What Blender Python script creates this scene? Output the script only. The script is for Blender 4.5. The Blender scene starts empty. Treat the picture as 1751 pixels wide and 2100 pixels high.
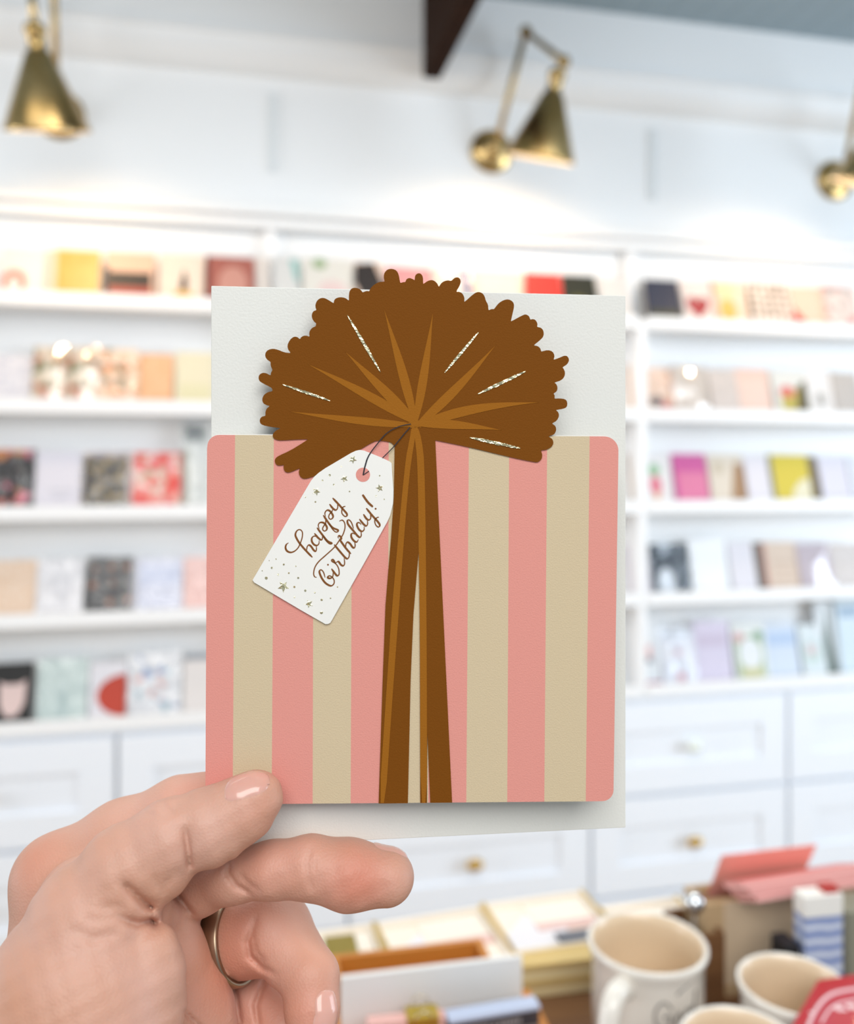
import bpy, bmesh, math, random
import numpy as np
from mathutils import Vector, Matrix
from mathutils.geometry import tessellate_polygon
random.seed(7)
C = bpy.context.scene.collection
F, PX, PY, H = 1754.0, 875.5, 962.0, 1.52      # focal length and principal point of the lens (pixels), eye height (m)

# ---------------------------------------------------------------- camera, sky, lights, exposure
cam = bpy.data.cameras.new('camera'); cam_o = bpy.data.objects.new('camera', cam); C.objects.link(cam_o)
cam_o.location = (0, 0, H); cam_o.rotation_euler = (math.pi/2, 0, 0)
cam.sensor_fit = 'HORIZONTAL'; cam.sensor_width = 36.0
cam.lens = 36.0*F/1751; cam.shift_y = -(1050-PY)/1751
cam.clip_start = 0.02; cam.clip_end = 60
cam.dof.use_dof = True; cam.dof.focus_distance = 0.2225; cam.dof.aperture_fstop = 9.5
bpy.context.scene.camera = cam_o
vs = bpy.context.scene.view_settings
vs.view_transform = 'Standard'; vs.look = 'None'; vs.gamma = 1.0; vs.use_curve_mapping = False
vs.exposure = 0.08
wd = bpy.data.worlds.new('daylight'); bpy.context.scene.world = wd; wd.use_nodes = True
wd.node_tree.nodes['Background'].inputs[0].default_value = (0.74, 0.87, 1.0, 1)
wd.node_tree.nodes['Background'].inputs[1].default_value = 0.40
def area(name, loc, aim, sx, sy, watts, col, spread=180):
    l = bpy.data.lights.new(name, 'AREA'); l.shape = 'RECTANGLE'; l.size = sx; l.size_y = sy; l.energy = watts; l.color = col; l.spread = math.radians(spread)
    o = bpy.data.objects.new(name, l); C.objects.link(o); o.location = loc
    o.rotation_euler = (Vector(aim)-Vector(loc)).to_track_quat('-Z', 'Y').to_euler()
    return o
# unseen area lights: overhead key, side window, added fill from the far side
area('key_light_overhead', (0.25, -1.25, 2.78), (0.0, .3, 1.4), 1.9, 1.3, 42, (1.0, 0.98, 0.95))  # unseen panel just under the ceiling, raised to deepen the hand's shading
area('window_light_narrowed', (3.7, 1.0, 1.55), (0.7, 2.4, 1.4), 1.6, 2.2, 28, (0.76, 0.88, 1.0), 100)  # unseen window; spread narrowed so it lights the wall, not the hand
area('fill_light_far_side', (-3.3, .7, 1.6), (-.3, 2.3, 1.4), 1.4, 2.0, 18, (0.96, 0.97, 1.0), 100)  # added wall fill, no window known there; spread narrowed off the hand
# added overhead fills without fixtures, to brighten the card wall and the table
area('overhead_fill_light', (-.5, 0.75, 2.72), (-.3, 2.4, 1.2), 1.8, .35, 5, (1.0, 0.96, 0.92))
area('overhead_fill_light', (1.5, 1.0, 2.72), (1.3, 2.7, 1.2), 1.8, .35, 6, (0.88, 0.94, 1.0))
area('overhead_fill_light', (.25, .95, 2.72), (.2, .75, 1.0), 1.2, .35, 9, (1.0, 0.97, 0.92))
SPOT_W = 5.0

# ---------------------------------------------------------------- helpers
def lin(c):
    c = c.lstrip('#'); v = [int(c[i:i+2], 16)/255 for i in (0, 2, 4)]
    return tuple(x/12.92 if x <= .04045 else ((x+.055)/1.055)**2.4 for x in v) + (1.0,)
MATS = {}
PRINT = lambda c: tuple(.84*v**1.12 for v in lin(c)[:3])+(1.0,)      # printed paper inks
def mat(name, col, rough=.5, metal=0.0, coat=0.0, bump=0.0, bscale=300, spec=.5, sub=0.0):
    key = (name, col)
    if key in MATS: return MATS[key]
    m = bpy.data.materials.new(name); m.use_nodes = True; nt = m.node_tree; b = nt.nodes['Principled BSDF']
    b.inputs['Base Color'].default_value = PRINT(col) if name.startswith('paper_') else lin(col); b.inputs['Roughness'].default_value = rough
    b.inputs['Metallic'].default_value = metal; b.inputs['Coat Weight'].default_value = coat
    b.inputs['Specular IOR Level'].default_value = spec
    if bump:
        tc = nt.nodes.new('ShaderNodeTexCoord'); n = nt.nodes.new('ShaderNodeTexNoise'); n.inputs['Scale'].default_value = bscale
        n.inputs['Detail'].default_value = 4
        bp = nt.nodes.new('ShaderNodeBump'); bp.inputs['Strength'].default_value = bump; bp.inputs['Distance'].default_value = 0.0006
        nt.links.new(tc.outputs['Object'], n.inputs['Vector']); nt.links.new(n.outputs['Fac'], bp.inputs['Height'])
        nt.links.new(bp.outputs['Normal'], b.inputs['Normal'])
    MATS[key] = m
    return m
def ramp_mat(name, stops, kind='NOISE', scale=40, rough=.5, stretch=(1, 1, 1), detail=3, const=False, bump=0.0):
    if name in MATS: return MATS[name]
    m = bpy.data.materials.new(name); m.use_nodes = True; nt = m.node_tree; b = nt.nodes['Principled BSDF']
    tc = nt.nodes.new('ShaderNodeTexCoord'); mp = nt.nodes.new('ShaderNodeMapping'); mp.inputs['Scale'].default_value = stretch
    nt.links.new(tc.outputs['Object'], mp.inputs['Vector'])
    if kind == 'NOISE':
        n = nt.nodes.new('ShaderNodeTexNoise'); n.inputs['Scale'].default_value = scale; n.inputs['Detail'].default_value = detail; out = n.outputs['Fac']
    elif kind == 'VORONOI':
        n = nt.nodes.new('ShaderNodeTexVoronoi'); n.inputs['Scale'].default_value = scale
        sep = nt.nodes.new('ShaderNodeSeparateColor'); nt.links.new(n.outputs['Color'], sep.inputs['Color']); out = sep.outputs['Red']
    elif kind == 'DOTS':
        n = nt.nodes.new('ShaderNodeTexVoronoi'); n.inputs['Scale'].default_value = scale; n.inputs['Randomness'].default_value = .25; out = n.outputs['Distance']
    else:
        n = nt.nodes.new('ShaderNodeTexWave'); n.inputs['Scale'].default_value = scale; n.inputs['Distortion'].default_value = 2.5
        n.inputs['Detail'].default_value = detail; n.bands_direction = 'Z' if kind == 'WAVEZ' else 'Y'; out = n.outputs['Fac']
    nt.links.new(mp.outputs['Vector'], n.inputs['Vector'])
    r = nt.nodes.new('ShaderNodeValToRGB'); nt.links.new(out, r.inputs['Fac'])
    if const: r.color_ramp.interpolation = 'CONSTANT'
    while len(r.color_ramp.elements) < len(stops): r.color_ramp.elements.new(.5)
    for e, (p, c) in zip(r.color_ramp.elements, stops): e.position = p; e.color = PRINT(c) if name.startswith('print') else lin(c)
    nt.links.new(r.outputs['Color'], b.inputs['Base Color']); b.inputs['Roughness'].default_value = rough
    if bump:
        bp = nt.nodes.new('ShaderNodeBump'); bp.inputs['Strength'].default_value = bump; bp.inputs['Distance'].default_value = 0.0008
        nt.links.new(out, bp.inputs['Height']); nt.links.new(bp.outputs['Normal'], b.inputs['Normal'])
    MATS[name] = m
    return m

def link(name, me, mats, parent=None, loc=(0, 0, 0), rot=(0, 0, 0)):
    o = bpy.data.objects.new(name, me); C.objects.link(o)
    for m in (mats if isinstance(mats, (list, tuple)) else [mats]): me.materials.append(m)
    o.location = loc; o.rotation_euler = rot
    if parent is not None: o.parent = parent
    return o
def obj(name, bm, mats, parent=None, loc=(0, 0, 0), rot=(0, 0, 0), smooth=False, bevel=0.0, seg=2):
    me = bpy.data.meshes.new(name); bm.normal_update(); bm.to_mesh(me); bm.free()
    if smooth:
        for p in me.polygons: p.use_smooth = True
    o = link(name, me, mats, parent, loc, rot)
    if bevel:
        md = o.modifiers.new('bevel', 'BEVEL'); md.width = bevel; md.segments = seg; md.limit_method = 'ANGLE'; md.angle_limit = .7
    return o
def thing(name, label, cat, loc=(0, 0, 0), rot=(0, 0, 0), group=None):
    o = bpy.data.objects.new(name, None); C.objects.link(o); o.location = loc; o.rotation_euler = rot; o.empty_display_size = .02
    return tag(o, label, cat, group)
def tag(o, label, cat, group=None):
    o['label'] = label; o['category'] = cat
    if group: o['group'] = group
    return o
def struct(o): o['kind'] = 'structure'; return o
def box(bm, x0, x1, y0, y1, z0, z1, mi=0):
    v = [bm.verts.new(p) for p in ((x0, y0, z0), (x1, y0, z0), (x1, y1, z0), (x0, y1, z0), (x0, y0, z1), (x1, y0, z1), (x1, y1, z1), (x0, y1, z1))]
    for q in ((0, 3, 2, 1), (4, 5, 6, 7), (0, 1, 5, 4), (1, 2, 6, 5), (2, 3, 7, 6), (3, 0, 4, 7)):
        bm.faces.new([v[i] for i in q]).material_index = mi
def nb(*boxes):
    bm = bmesh.new()
    for b in boxes: box(bm, *b)
    return bm
def lathe(bm, prof, o=(0, 0, 0), ax=(0, 0, 1), n=40, mi=0):
    o = Vector(o); ax = Vector(ax).normalized(); e1 = ax.orthogonal().normalized(); e2 = ax.cross(e1); rings = []
    for r, h in prof:
        if r < 1e-7: rings.append([bm.verts.new(o+ax*h)])
        else: rings.append([bm.verts.new(o+ax*h+(e1*math.cos(2*math.pi*k/n)+e2*math.sin(2*math.pi*k/n))*r) for k in range(n)])
    for a, b in zip(rings, rings[1:]):
        for k in range(n):
            k2 = (k+1) % n
            if len(a) == 1 and len(b) == 1: continue
            f = [a[0], b[k2], b[k]] if len(a) == 1 else [a[k], a[k2], b[0]] if len(b) == 1 else [a[k], a[k2], b[k2], b[k]]
            bm.faces.new(f).material_index = mi
def tube(bm, pts, r, n=12, mi=0):
    pts = [Vector(p) for p in pts]; rs = r if isinstance(r, (list, tuple)) else [r]*len(pts); rings = []; up = None
    for i, p in enumerate(pts):
        d = (pts[min(i+1, len(pts)-1)]-pts[max(i-1, 0)]).normalized()
        e1 = d.orthogonal().normalized() if up is None else (up-d*up.dot(d)).normalized()
        up = e1; e2 = d.cross(e1)
        rings.append([bm.verts.new(p+(e1*math.cos(2*math.pi*k/n)+e2*math.sin(2*math.pi*k/n))*rs[i]) for k in range(n)])
    for a, b in zip(rings, rings[1:]):
        for k in range(n): bm.faces.new([a[k], a[(k+1) % n], b[(k+1) % n], b[k]]).material_index = mi
    bm.faces.new(rings[0][::-1]).material_index = mi; bm.faces.new(rings[-1]).material_index = mi
def ball(bm, c, r, sz=(1, 1, 1), n=16, mi=0):
    fs = bmesh.ops.create_uvsphere(bm, u_segments=n, v_segments=n//2, radius=r, matrix=Matrix.Translation(c) @ Matrix.Diagonal((*sz, 1)))
    for v in fs['verts']:
        for f in v.link_faces: f.material_index = mi
def slab(bm, pts, y0, y1, mi=0):
    """closed outline (x, z) made a slab between y0 (front) and y1 (back)"""
    ar = sum(a[0]*b[1]-b[0]*a[1] for a, b in zip(pts, pts[1:]+pts[:1]))
    if ar < 0: pts = pts[::-1]
    f = [bm.verts.new((x, y0, z)) for x, z in pts]; b = [bm.verts.new((x, y1, z)) for x, z in pts]
    n = len(pts)
    for t in tessellate_polygon([[Vector((x*1000, z*1000, 0)) for x, z in pts]]):
        (ax_, az), (bx, bz), (cx, cz) = [pts[i] for i in t]
        if (bx-ax_)*(cz-az)-(cx-ax_)*(bz-az) < 0: t = t[::-1]
        for vv, q in ((f, t), (b, t[::-1])):
            try: bm.faces.new([vv[i] for i in q]).material_index = mi
            except ValueError: pass
    for i in range(n): bm.faces.new([f[i], b[i], b[(i+1) % n], f[(i+1) % n]]).material_index = mi
def at(px, py, Y): return Vector(((px-PX)/F*Y, Y, H+(PY-py)/F*Y))
def chaikin(p, k=1, closed=True):
    for _ in range(k):
        q = []; n = len(p)
        if not closed: q.append(p[0])
        for i in range(n if closed else n-1):
            a, b = p[i], p[(i+1) % n]
            q += [tuple(.75*x+.25*y for x, y in zip(a, b)), tuple(.25*x+.75*y for x, y in zip(a, b))]
        if not closed: q.append(p[-1])
        p = q
    return p
def catmull(p, m=6):
    q = []; n = len(p)
    for i in range(n-1):
        p0, p1, p2, p3 = p[max(i-1, 0)], p[i], p[i+1], p[min(i+2, n-1)]
        for k in range(m):
            t = k/m
            q.append(tuple(.5*(2*b+(c-a)*t+(2*a-5*b+4*c-d)*t*t+(3*b-a-3*c+d)*t**3) for a, b, c, d in zip(p0, p1, p2, p3)))
    q.append(p[-1]); return q

# ---------------------------------------------------------------- the wall frame: s along the wall, d into the wall, z up
TH = math.atan(.2213); cu, su = math.cos(TH), math.sin(TH); D = 2.3
ROT = (0, 0, TH)
def W(s, d, z): return Vector((cu*s-su*d, D+su*s+cu*d, H+z))
def WS(px, d):
    t = (px-PX)/F; Y = (cu*D+d)/(cu-su*t); return Y*(cu*t+su)-su*D, Y
def WP(px, py, d):
    s, Y = WS(px, d); return s, (PY-py)/F*Y
S = lambda px, d=0: WS(px, d)[0]
WORIG = Vector((0, D, H))
# ---------------------------------------------------------------- the room
WHITE = mat('white_paint', '#f1f2f2', .45, bump=.04, bscale=60)
SHELFW = mat('shelf_paint', '#f3f3f3', .4)
CABW = mat('cabinet_paint', '#eff3f9', .35)
CEIL = ramp_mat('ceiling_paint', [(0, '#8fa3ae'), (.06, '#b0c0c9'), (1, '#b6c6cf')], 'WAVEY', 1, .5)
def ceiling_boards():
    m = bpy.data.materials.new('painted_boards'); m.use_nodes = True; nt = m.node_tree; b = nt.nodes['Principled BSDF']
    tc = nt.nodes.new('ShaderNodeTexCoord'); w = nt.nodes.new('ShaderNodeTexWave'); w.inputs['Scale'].default_value = 3.6; w.bands_direction = 'X'
    w.wave_profile = 'SAW'
    r = nt.nodes.new('ShaderNodeValToRGB'); r.color_ramp.elements[0].color = lin('#82959f'); r.color_ramp.elements[1].position = .1; r.color_ramp.elements[1].color = lin('#97aab5')
    nt.links.new(tc.outputs['Object'], w.inputs['Vector']); nt.links.new(w.outputs['Fac'], r.inputs['Fac']); nt.links.new(r.outputs['Color'], b.inputs['Base Color'])
    b.inputs['Roughness'].default_value = .6
    return m
EXT = (-4.2, 5.0)
def room(name, bm, m, **k): return struct(obj(name, bm, m, None, WORIG, ROT, **k))
room('wall_back', nb((*EXT, .10, .16, -H, 1.30)), WHITE)
room('ceiling', nb((*EXT, -2.6, .16, 1.30, 1.36)), ceiling_boards())
FLOOR = ramp_mat('oak_boards', [(0, '#b99a78'), (.5, '#cdb08c'), (1, '#d9c19f')], 'NOISE', 6, .45, (1, 12, 1))
room('floor', nb((*EXT, -4.2, .16, -H-.05, -H)), FLOOR)
# upper fascia, crown moulding, the ledge above the cards
room('trim_1', nb((*EXT, .02, .10, 1.135, 1.30), (*EXT, .012, .10, 1.125, 1.14)), WHITE)
bm = bmesh.new()
prof = [(.022+.078*(1-math.cos(a)), 1.125-.07*math.sin(a)) for a in [i*math.pi/16 for i in range(9)]]
for i in range(8):
    (d0, z0), (d1, z1) = prof[i], prof[i+1]
    bm.faces.new([bm.verts.new(p) for p in ((EXT[0], d0, z0), (EXT[0], d1, z1), (EXT[1], d1, z1), (EXT[1], d0, z0))])
room('trim_2', bm, WHITE, smooth=True)
room('trim_3', nb((*EXT, .035, .10, .668, .69), (*EXT, .06, .10, .64, .668)), WHITE, bevel=.004)
# battens of the upper panelling and the pilasters between the card bays
SEAM = mat('panel_seam', '#dfe3e4', .5)
for k, px in enumerate((-215, 558, 1337, 2080)):
    s = S(px, .1); room('trim_%d' % (4+k), nb((s-.011, s+.011, .092, .10, .80, 1.012)), SEAM)
PIL = [S(-205, .05), S(556, .05), S(1303, .05), S(2060, .05)]
for k, s in enumerate(PIL):
    room('trim_%d' % (8+k), nb((s-.012, s+.012, .004, .10, -.655, .425), (s-.012, s+.012, .078, .10, .425, .64)), SHELFW)
# dark timber beam coming out of the wall over the photographer's head
BEAM = ramp_mat('dark_walnut', [(0, '#1c0f08'), (.5, '#2a170c'), (1, '#3a2112')], 'NOISE', 8, .8, (1, 14, 14))
BEAM.node_tree.nodes['Principled BSDF'].inputs['Specular IOR Level'].default_value = .1
sb = S(888, .0)
bm = nb((sb-.024, sb+.024, -2.6, .02, 1.06, 1.30))
struct(obj('ceiling_beam', bm, BEAM, None, WORIG, ROT, bevel=.003))

# ---------------------------------------------------------------- card ledges: three bays of five
ZK = [.401-.2635*k for k in range(5)]
BAYS = [(0, PIL[0]+.0125, PIL[1]-.0125), (1, PIL[1]+.0125, PIL[2]-.0125), (2, PIL[2]+.0125, PIL[3]-.0125)]
BN = ['bay of the yellow card', 'middle bay behind the bow', 'bay of the red heart card']
RN = ['topmost', 'second from top', 'third from top', 'fourth from top', 'lowest']
for bi, (_, s0, s1) in enumerate(BAYS):
    for k, z in enumerate(ZK):
        r = thing('card_ledge', 'white card ledge, %s, in the %s' % (RN[k], BN[bi]), 'shelf', W((s0+s1)/2, .05, z), ROT, 'white card ledges on the back wall')
        w = (s1-s0)/2
        obj('board', nb((-w, w, -.038, .05, 0, .012)), SHELFW, r)
        obj('lip', nb((-w, w, -.05, -.038, 0, .036)), SHELFW, r, bevel=.002)

# ---------------------------------------------------------------- cabinets under the ledges
BRASS = mat('brushed_brass', '#c9a45c', .28, 1.0)
GLASSK = mat('pale_crystal', '#e9efe6', .08, 0, 1.0)
def shaker(bm, w, h, rail=.082, t=.018):
    box(bm, -w/2, w/2, 0.009, t, -h/2, h/2)
    for a in ((-w/2, w/2, h/2-rail, h/2), (-w/2, w/2, -h/2, -h/2+rail), (-w/2, -w/2+rail, -h/2+rail, h/2-rail), (w/2-rail, w/2, -h/2+rail, h/2-rail)):
        box(bm, a[0], a[1], 0, .009, a[2], a[3])
cuts = [S(-330), S(239), S(714), S(1212), S(1617), S(1990)]
cabn = ['white drawer cabinet behind the thumb side of the hand, at the picture\'s edge', 'white drawer cabinet directly behind the hand\'s thumb',
        'white drawer cabinet below the held card with one brass knob showing', 'white drawer cabinet with two knobs above the mug and coral card', 'white drawer cabinet at the far end behind the coral card']
for i, (a, b) in enumerate(zip(cuts, cuts[1:])):
    w = b-a; r = thing('drawer_cabinet', cabn[i], 'cabinet', W((a+b)/2, 0, -H), ROT, 'white shaker drawer cabinets along the wall')
    top = H-.655
    obj('body', nb((-w/2+.001, w/2-.001, .02, .098, .0, top)), CABW, r)
    for (z0, z1) in ((-.668, -.925), (-.937, -1.205), (-1.217, -1.47)):
        bm = bmesh.new(); shaker(bm, w-.012, z0-z1)
        dr = obj('drawer', bm, CABW, r, (0, 0, H+(z0+z1)/2), bevel=.0015)
        kb = bmesh.new(); lathe(kb, [(0, -.026), (.016, -.024), (.024, -.016), (.022, -.010), (.008, -.007), (.006, .002)], n=20, ax=(0, 1, 0))
        bmesh.ops.scale(kb, vec=(1, 1, .72), verts=kb.verts)
        obj('knob', kb, BRASS if i in (0, 1, 2) or z0 < -.7 else GLASSK, dr, (0, -.001, 0), smooth=True)

# ---------------------------------------------------------------- brass wall lamps
LAMPB = ramp_mat('aged_brass', [(.3, '#ab8d56'), (.7, '#c2a877')], 'NOISE', 14, .3, (1, 1, 1))
LAMPB.node_tree.nodes['Principled BSDF'].inputs['Metallic'].default_value = 1.0
LAMPB.node_tree.nodes['Principled BSDF'].inputs['Roughness'].default_value = .26
INNER = mat('lamp_inner_white', '#f6ead2', .5)
glow = bpy.data.materials.new('warm_bulb'); glow.use_nodes = True
g = glow.node_tree.nodes['Principled BSDF']; g.inputs['Emission Color'].default_value = (1, .72, .42, 1); g.inputs['Emission Strength'].default_value = 6
def sconce(label, plate, elbow, joint, neck, axis, watts, two_arm=True):
    """plate (s, z); elbow, joint, neck: world points; axis: way the shade opens"""
    base = W(plate[0], .10, plate[1]); r = thing('wall_lamp', label, 'lamp', base, (0, 0, 0), 'brass swing-arm wall lamps')
    L = lambda p: Vector(p)-base
    nrm = Vector((su, -cu, 0)); axis = Vector(axis).normalized()
    bm = bmesh.new(); lathe(bm, [(0, 0), (.062, 0), (.062, .008), (.055, .014), (.03, .018), (.026, .03), (.02, .034), (0, .034)], (0, 0, 0), nrm, 36)
    obj('backplate', bm, LAMPB, r, smooth=True, bevel=.001)
    p0 = nrm*.03
    bm = bmesh.new(); ball(bm, p0+nrm*.012, .019); obj('swivel', bm, LAMPB, r, smooth=True)
    bm = bmesh.new(); tube(bm, [p0+nrm*.012, L(elbow)], .0085); obj('lower_arm', bm, LAMPB, r, smooth=True)
    bm = bmesh.new(); ball(bm, L(elbow), .017); obj('elbow_joint', bm, LAMPB, r, smooth=True)
    bm = bmesh.new(); d = (L(joint)-L(elbow)).normalized(); tube(bm, [L(elbow), L(joint)+d*.02], .0085); obj('upper_arm', bm, LAMPB, r, smooth=True)
    bm = bmesh.new(); ball(bm, L(joint), .016); tube(bm, [L(joint), L(neck)+axis*.004], .008); obj('knuckle', bm, LAMPB, r, smooth=True)
    n = L(neck)
    bm = bmesh.new(); lathe(bm, [(0, 0), (.012, 0), (.022, .008), (.023, .02), (.018, .026), (.019, .058), (.023, .06)], n, axis, 32)
    obj('socket', bm, LAMPB, r, smooth=True)
    q = n+axis*.055
    bm = bmesh.new(); lathe(bm, [(.018, 0), (.026, .004), (.088, .152), (.0895, .158), (.0868, .158)], q, axis, 56)
    lathe(bm, [(.0868, .158), (.024, .006), (0, .006)], q, axis, 56, 1)
    sh = obj('shade', bm, [LAMPB, INNER], r, smooth=True)
    bm = bmesh.new(); lathe(bm, [(.012, .02), (.013, .05), (.028, .085), (.029, .10), (.02, .12), (0, .126)], q, axis, 24)
    obj('bulb', bm, glow, r, smooth=True)
    l = bpy.data.lights.new('lamp_light', 'SPOT'); l.energy = watts; l.color = (1.0, .74, .48); l.spot_size = 2.9; l.spot_blend = .7; l.shadow_soft_size = .028
    lo = bpy.data.objects.new('lamp_light', l); C.objects.link(lo); lo.parent = r
    lo.location = q+axis*.135; lo.rotation_euler = axis.to_track_quat('-Z', 'Y').to_euler()
    return r
tow = Vector((-su, cu, 0))
ax = lambda sx: Vector((cu*sx, su*sx, 0))*1.0+tow*.36+Vector((0, 0, -1.0))
sconce('brass swing-arm lamp whose cone shade hides its backplate, above the yellow card', WP(124, 238, .10), at(108, -120, 1.98), at(62, -52, 1.80), at(70, 44, 1.775), ax(.06), SPOT_W)
sconce('brass swing-arm lamp with bent arm, beside the dark ceiling beam', WP(1007, 312, .10), at(1078, 65, 2.30), at(1156, 126, 2.11), at(1145, 140, 2.10), ax(-.11), SPOT_W)
sconce('brass wall lamp of which only the round backplate shows, above the checked card', WP(1710, 371, .10), at(1775, 128, 2.38), at(1850, 190, 2.22), at(1838, 206, 2.21), ax(-.17), SPOT_W)
# ---------------------------------------------------------------- greeting cards on the ledges
def P(c): return mat('paper_'+c.strip('#'), c, .5)
FLOR = ramp_mat('print_bright_floral', [(0, '#f6e6cf'), (.35, '#e8a489'), (.5, '#fff0dc'), (.7, '#caa07c'), (.85, '#8a8f5a')], 'VORONOI', 60, .35, const=True)
FLOR2 = ramp_mat('print_beige_floral', [(0, '#f4dcc0'), (.3, '#e7b48c'), (.5, '#7f7a55'), (.6, '#f6e2cc'), (.85, '#d79a6b')], 'VORONOI', 55, .35, const=True)
BLKF = ramp_mat('print_black_floral', [(0, '#241f22'), (.5, '#2c2326'), (.62, '#d9705c'), (.75, '#e58ca0'), (.85, '#3a2c28'), (.92, '#cf8a4a')], 'VORONOI', 42, .35, const=True)
GOLDF = ramp_mat('print_gold_foil', [(0, '#2b2426'), (.52, '#332a26'), (.6, '#b59a52'), (.8, '#4a3d28')], 'NOISE', 60, .3, detail=5)
REDF = ramp_mat('print_red_floral', [(0, '#e8564a'), (.3, '#f3a79c'), (.5, '#f8e0d8'), (.65, '#ee7f86'), (.85, '#c7b8a0')], 'VORONOI', 60, .35, const=True)
ORNG = ramp_mat('print_orange', [(.3, '#f2b98a'), (.6, '#f7caa0'), (.75, '#e9a878')], 'NOISE', 40, .4)
WOOD = ramp_mat('print_yellow_grain', [(.2, '#e0a544'), (.5, '#f0bd62'), (.8, '#c99a3a')], 'NOISE', 22, .4, (6, 6, 1))
CHEK = ramp_mat('print_brown_spots', [(0, '#7d6248'), (.32, '#8a7056'), (.42, '#f6e8dc')], 'DOTS', 42, .4)
TEXT = ramp_mat('print_peach_script', [(.42, '#f7e4d2'), (.5, '#e9c29e'), (.56, '#f7e4d2')], 'NOISE', 70, .4, (1, 1, 2.5))
GREYT = ramp_mat('print_grey_script', [(.42, '#e6ddd8'), (.5, '#c8bdb6'), (.56, '#e6ddd8')], 'NOISE', 70, .4, (1, 1, 3))
SPEC = ramp_mat('print_speckle', [(0, '#f2f2f4'), (.72, '#f2f2f4'), (.78, '#a9c6cf'), (.85, '#e7b3ad'), (.93, '#9fb2d4')], 'VORONOI', 55, .4, const=True)
PINKW = ramp_mat('print_pink_marks', [(0, '#f3e3dc'), (.5, '#f3e3dc'), (.6, '#e78f8f'), (.8, '#c9c2bd')], 'VORONOI', 45, .4, const=True)
COPF = ramp_mat('print_copper_dots', [(0, '#c98f70'), (.16, '#b77f5c'), (.24, '#2a2422')], 'DOTS', 24, .35)
MAPW = ramp_mat('print_grey_marks', [(.45, '#f0eef2'), (.55, '#dfdee6')], 'NOISE', 60, .45)
sleeve_m = bpy.data.materials.new('cellophane'); sleeve_m.use_nodes = True
nt = sleeve_m.node_tree; nt.nodes.clear()
o_ = nt.nodes.new('ShaderNodeOutputMaterial'); mx = nt.nodes.new('ShaderNodeMixShader'); tr = nt.nodes.new('ShaderNodeBsdfTransparent'); gl = nt.nodes.new('ShaderNodeBsdfGlossy')
gl.inputs['Roughness'].default_value = .06; mx.inputs[0].default_value = .07
nz = nt.nodes.new('ShaderNodeTexNoise'); nz.inputs['Scale'].default_value = 24; tcn = nt.nodes.new('ShaderNodeTexCoord'); bp = nt.nodes.new('ShaderNodeBump')
bp.inputs['Strength'].default_value = 1.0; bp.inputs['Distance'].default_value = .012
nt.links.new(tcn.outputs['Object'], nz.inputs['Vector']); nt.links.new(nz.outputs['Fac'], bp.inputs['Height']); nt.links.new(bp.outputs['Normal'], gl.inputs['Normal'])
nt.links.new(tr.outputs[0], mx.inputs[1]); nt.links.new(gl.outputs[0], mx.inputs[2]); nt.links.new(mx.outputs[0], o_.inputs['Surface'])

sleeve_s = sleeve_m.copy(); sleeve_s.name = 'shiny_cellophane'
for q in sleeve_s.node_tree.nodes:
    if q.type == 'MIX_SHADER': q.inputs[0].default_value = .2
    if q.type == 'BUMP': q.inputs['Strength'].default_value = .25
def shape(kind, a):
    if kind == 'rect': return [(a[0], a[1]), (a[2], a[1]), (a[2], a[3]), (a[0], a[3])]
    if kind == 'disc':
        return [(a[0]+a[2]*math.cos(t), a[1]+a[3]*math.sin(t)) for t in [i*math.pi/12 for i in range(24)]]
    if kind == 'half':
        return [(a[0]+a[2]*math.cos(t), a[1]+a[3]*math.sin(t)) for t in [math.pi/2+i*math.pi/16 for i in range(17)]]
    if kind == 'heart':
        r = []
        for i in range(28):
            t = i*2*math.pi/28
            r.append((a[0]+a[2]*16*math.sin(t)**3/17, a[1]+a[3]*(13*math.cos(t)-5*math.cos(2*t)-2*math.cos(3*t)-math.cos(4*t))/17))
        return r
    return a
NC = [0]
def card(row, x0, x1, yt, base, label, decals=(), sleeve=False, group=None, slant=0.0, dd=None, name='greeting_card', thick=.003):
    z = ZK[row]+.0125; NC[0] += 1
    off = (NC[0] % 2)*.006 if dd is None else dd
    s0, s1 = S(x0, .05), S(x1, .05); w = s1-s0
    zt = WP((x0+x1)/2, yt, .065)[1]; h = max(.05, zt-z); lean = math.atan2(.042-off*.4, h); h /= math.cos(lean)
    bm = bmesh.new(); box(bm, -w/2, w/2, 0, thick, 0, h); mats = [base if not isinstance(base, str) else P(base)]
    for j, (kind, a, col) in enumerate(decals):
        pts = [(-w/2+u*w, v*h) for u, v in shape(kind, a)]
        slab(bm, pts, -.0004-.0002*j, .0005, len(mats)); mats.append(col if not isinstance(col, str) else P(col))
    o = obj(name, bm, mats, None, W((s0+s1)/2, .022+off, z), (-lean, slant, TH))
    tag(o, label, 'card', group or ['cards on the topmost ledges', 'cards on the second ledges', 'cards on the third ledges', 'cards on the fourth ledges', 'cards on the lowest ledges'][row])
    if sleeve:
        b2 = bmesh.new(); nx, nz_ = 6, 8
        vv = [[b2.verts.new((-w/2-.002+(w+.004)*i/nx, -.003-.0012*math.sin(i*2.1+k*1.7+NC[0])-(.012*(1-(i/nx*2-1)**2)*(1-(k/nz_*2-1)**2) if sleeve == 'shiny' else 0), .0+(h+.004)*k/nz_)) for i in range(nx+1)] for k in range(nz_+1)]
        for k in range(nz_):
            for i in range(nx): b2.faces.new([vv[k][i], vv[k][i+1], vv[k+1][i+1], vv[k+1][i]])
        obj('clear_sleeve', b2, sleeve_s if sleeve == 'shiny' else sleeve_m, o, smooth=True)['label'] = 'clear glossy cellophane sleeve'
    return o
R, Dc, Hh, Pl = 'rect', 'disc', 'heart', 'poly'
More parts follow.
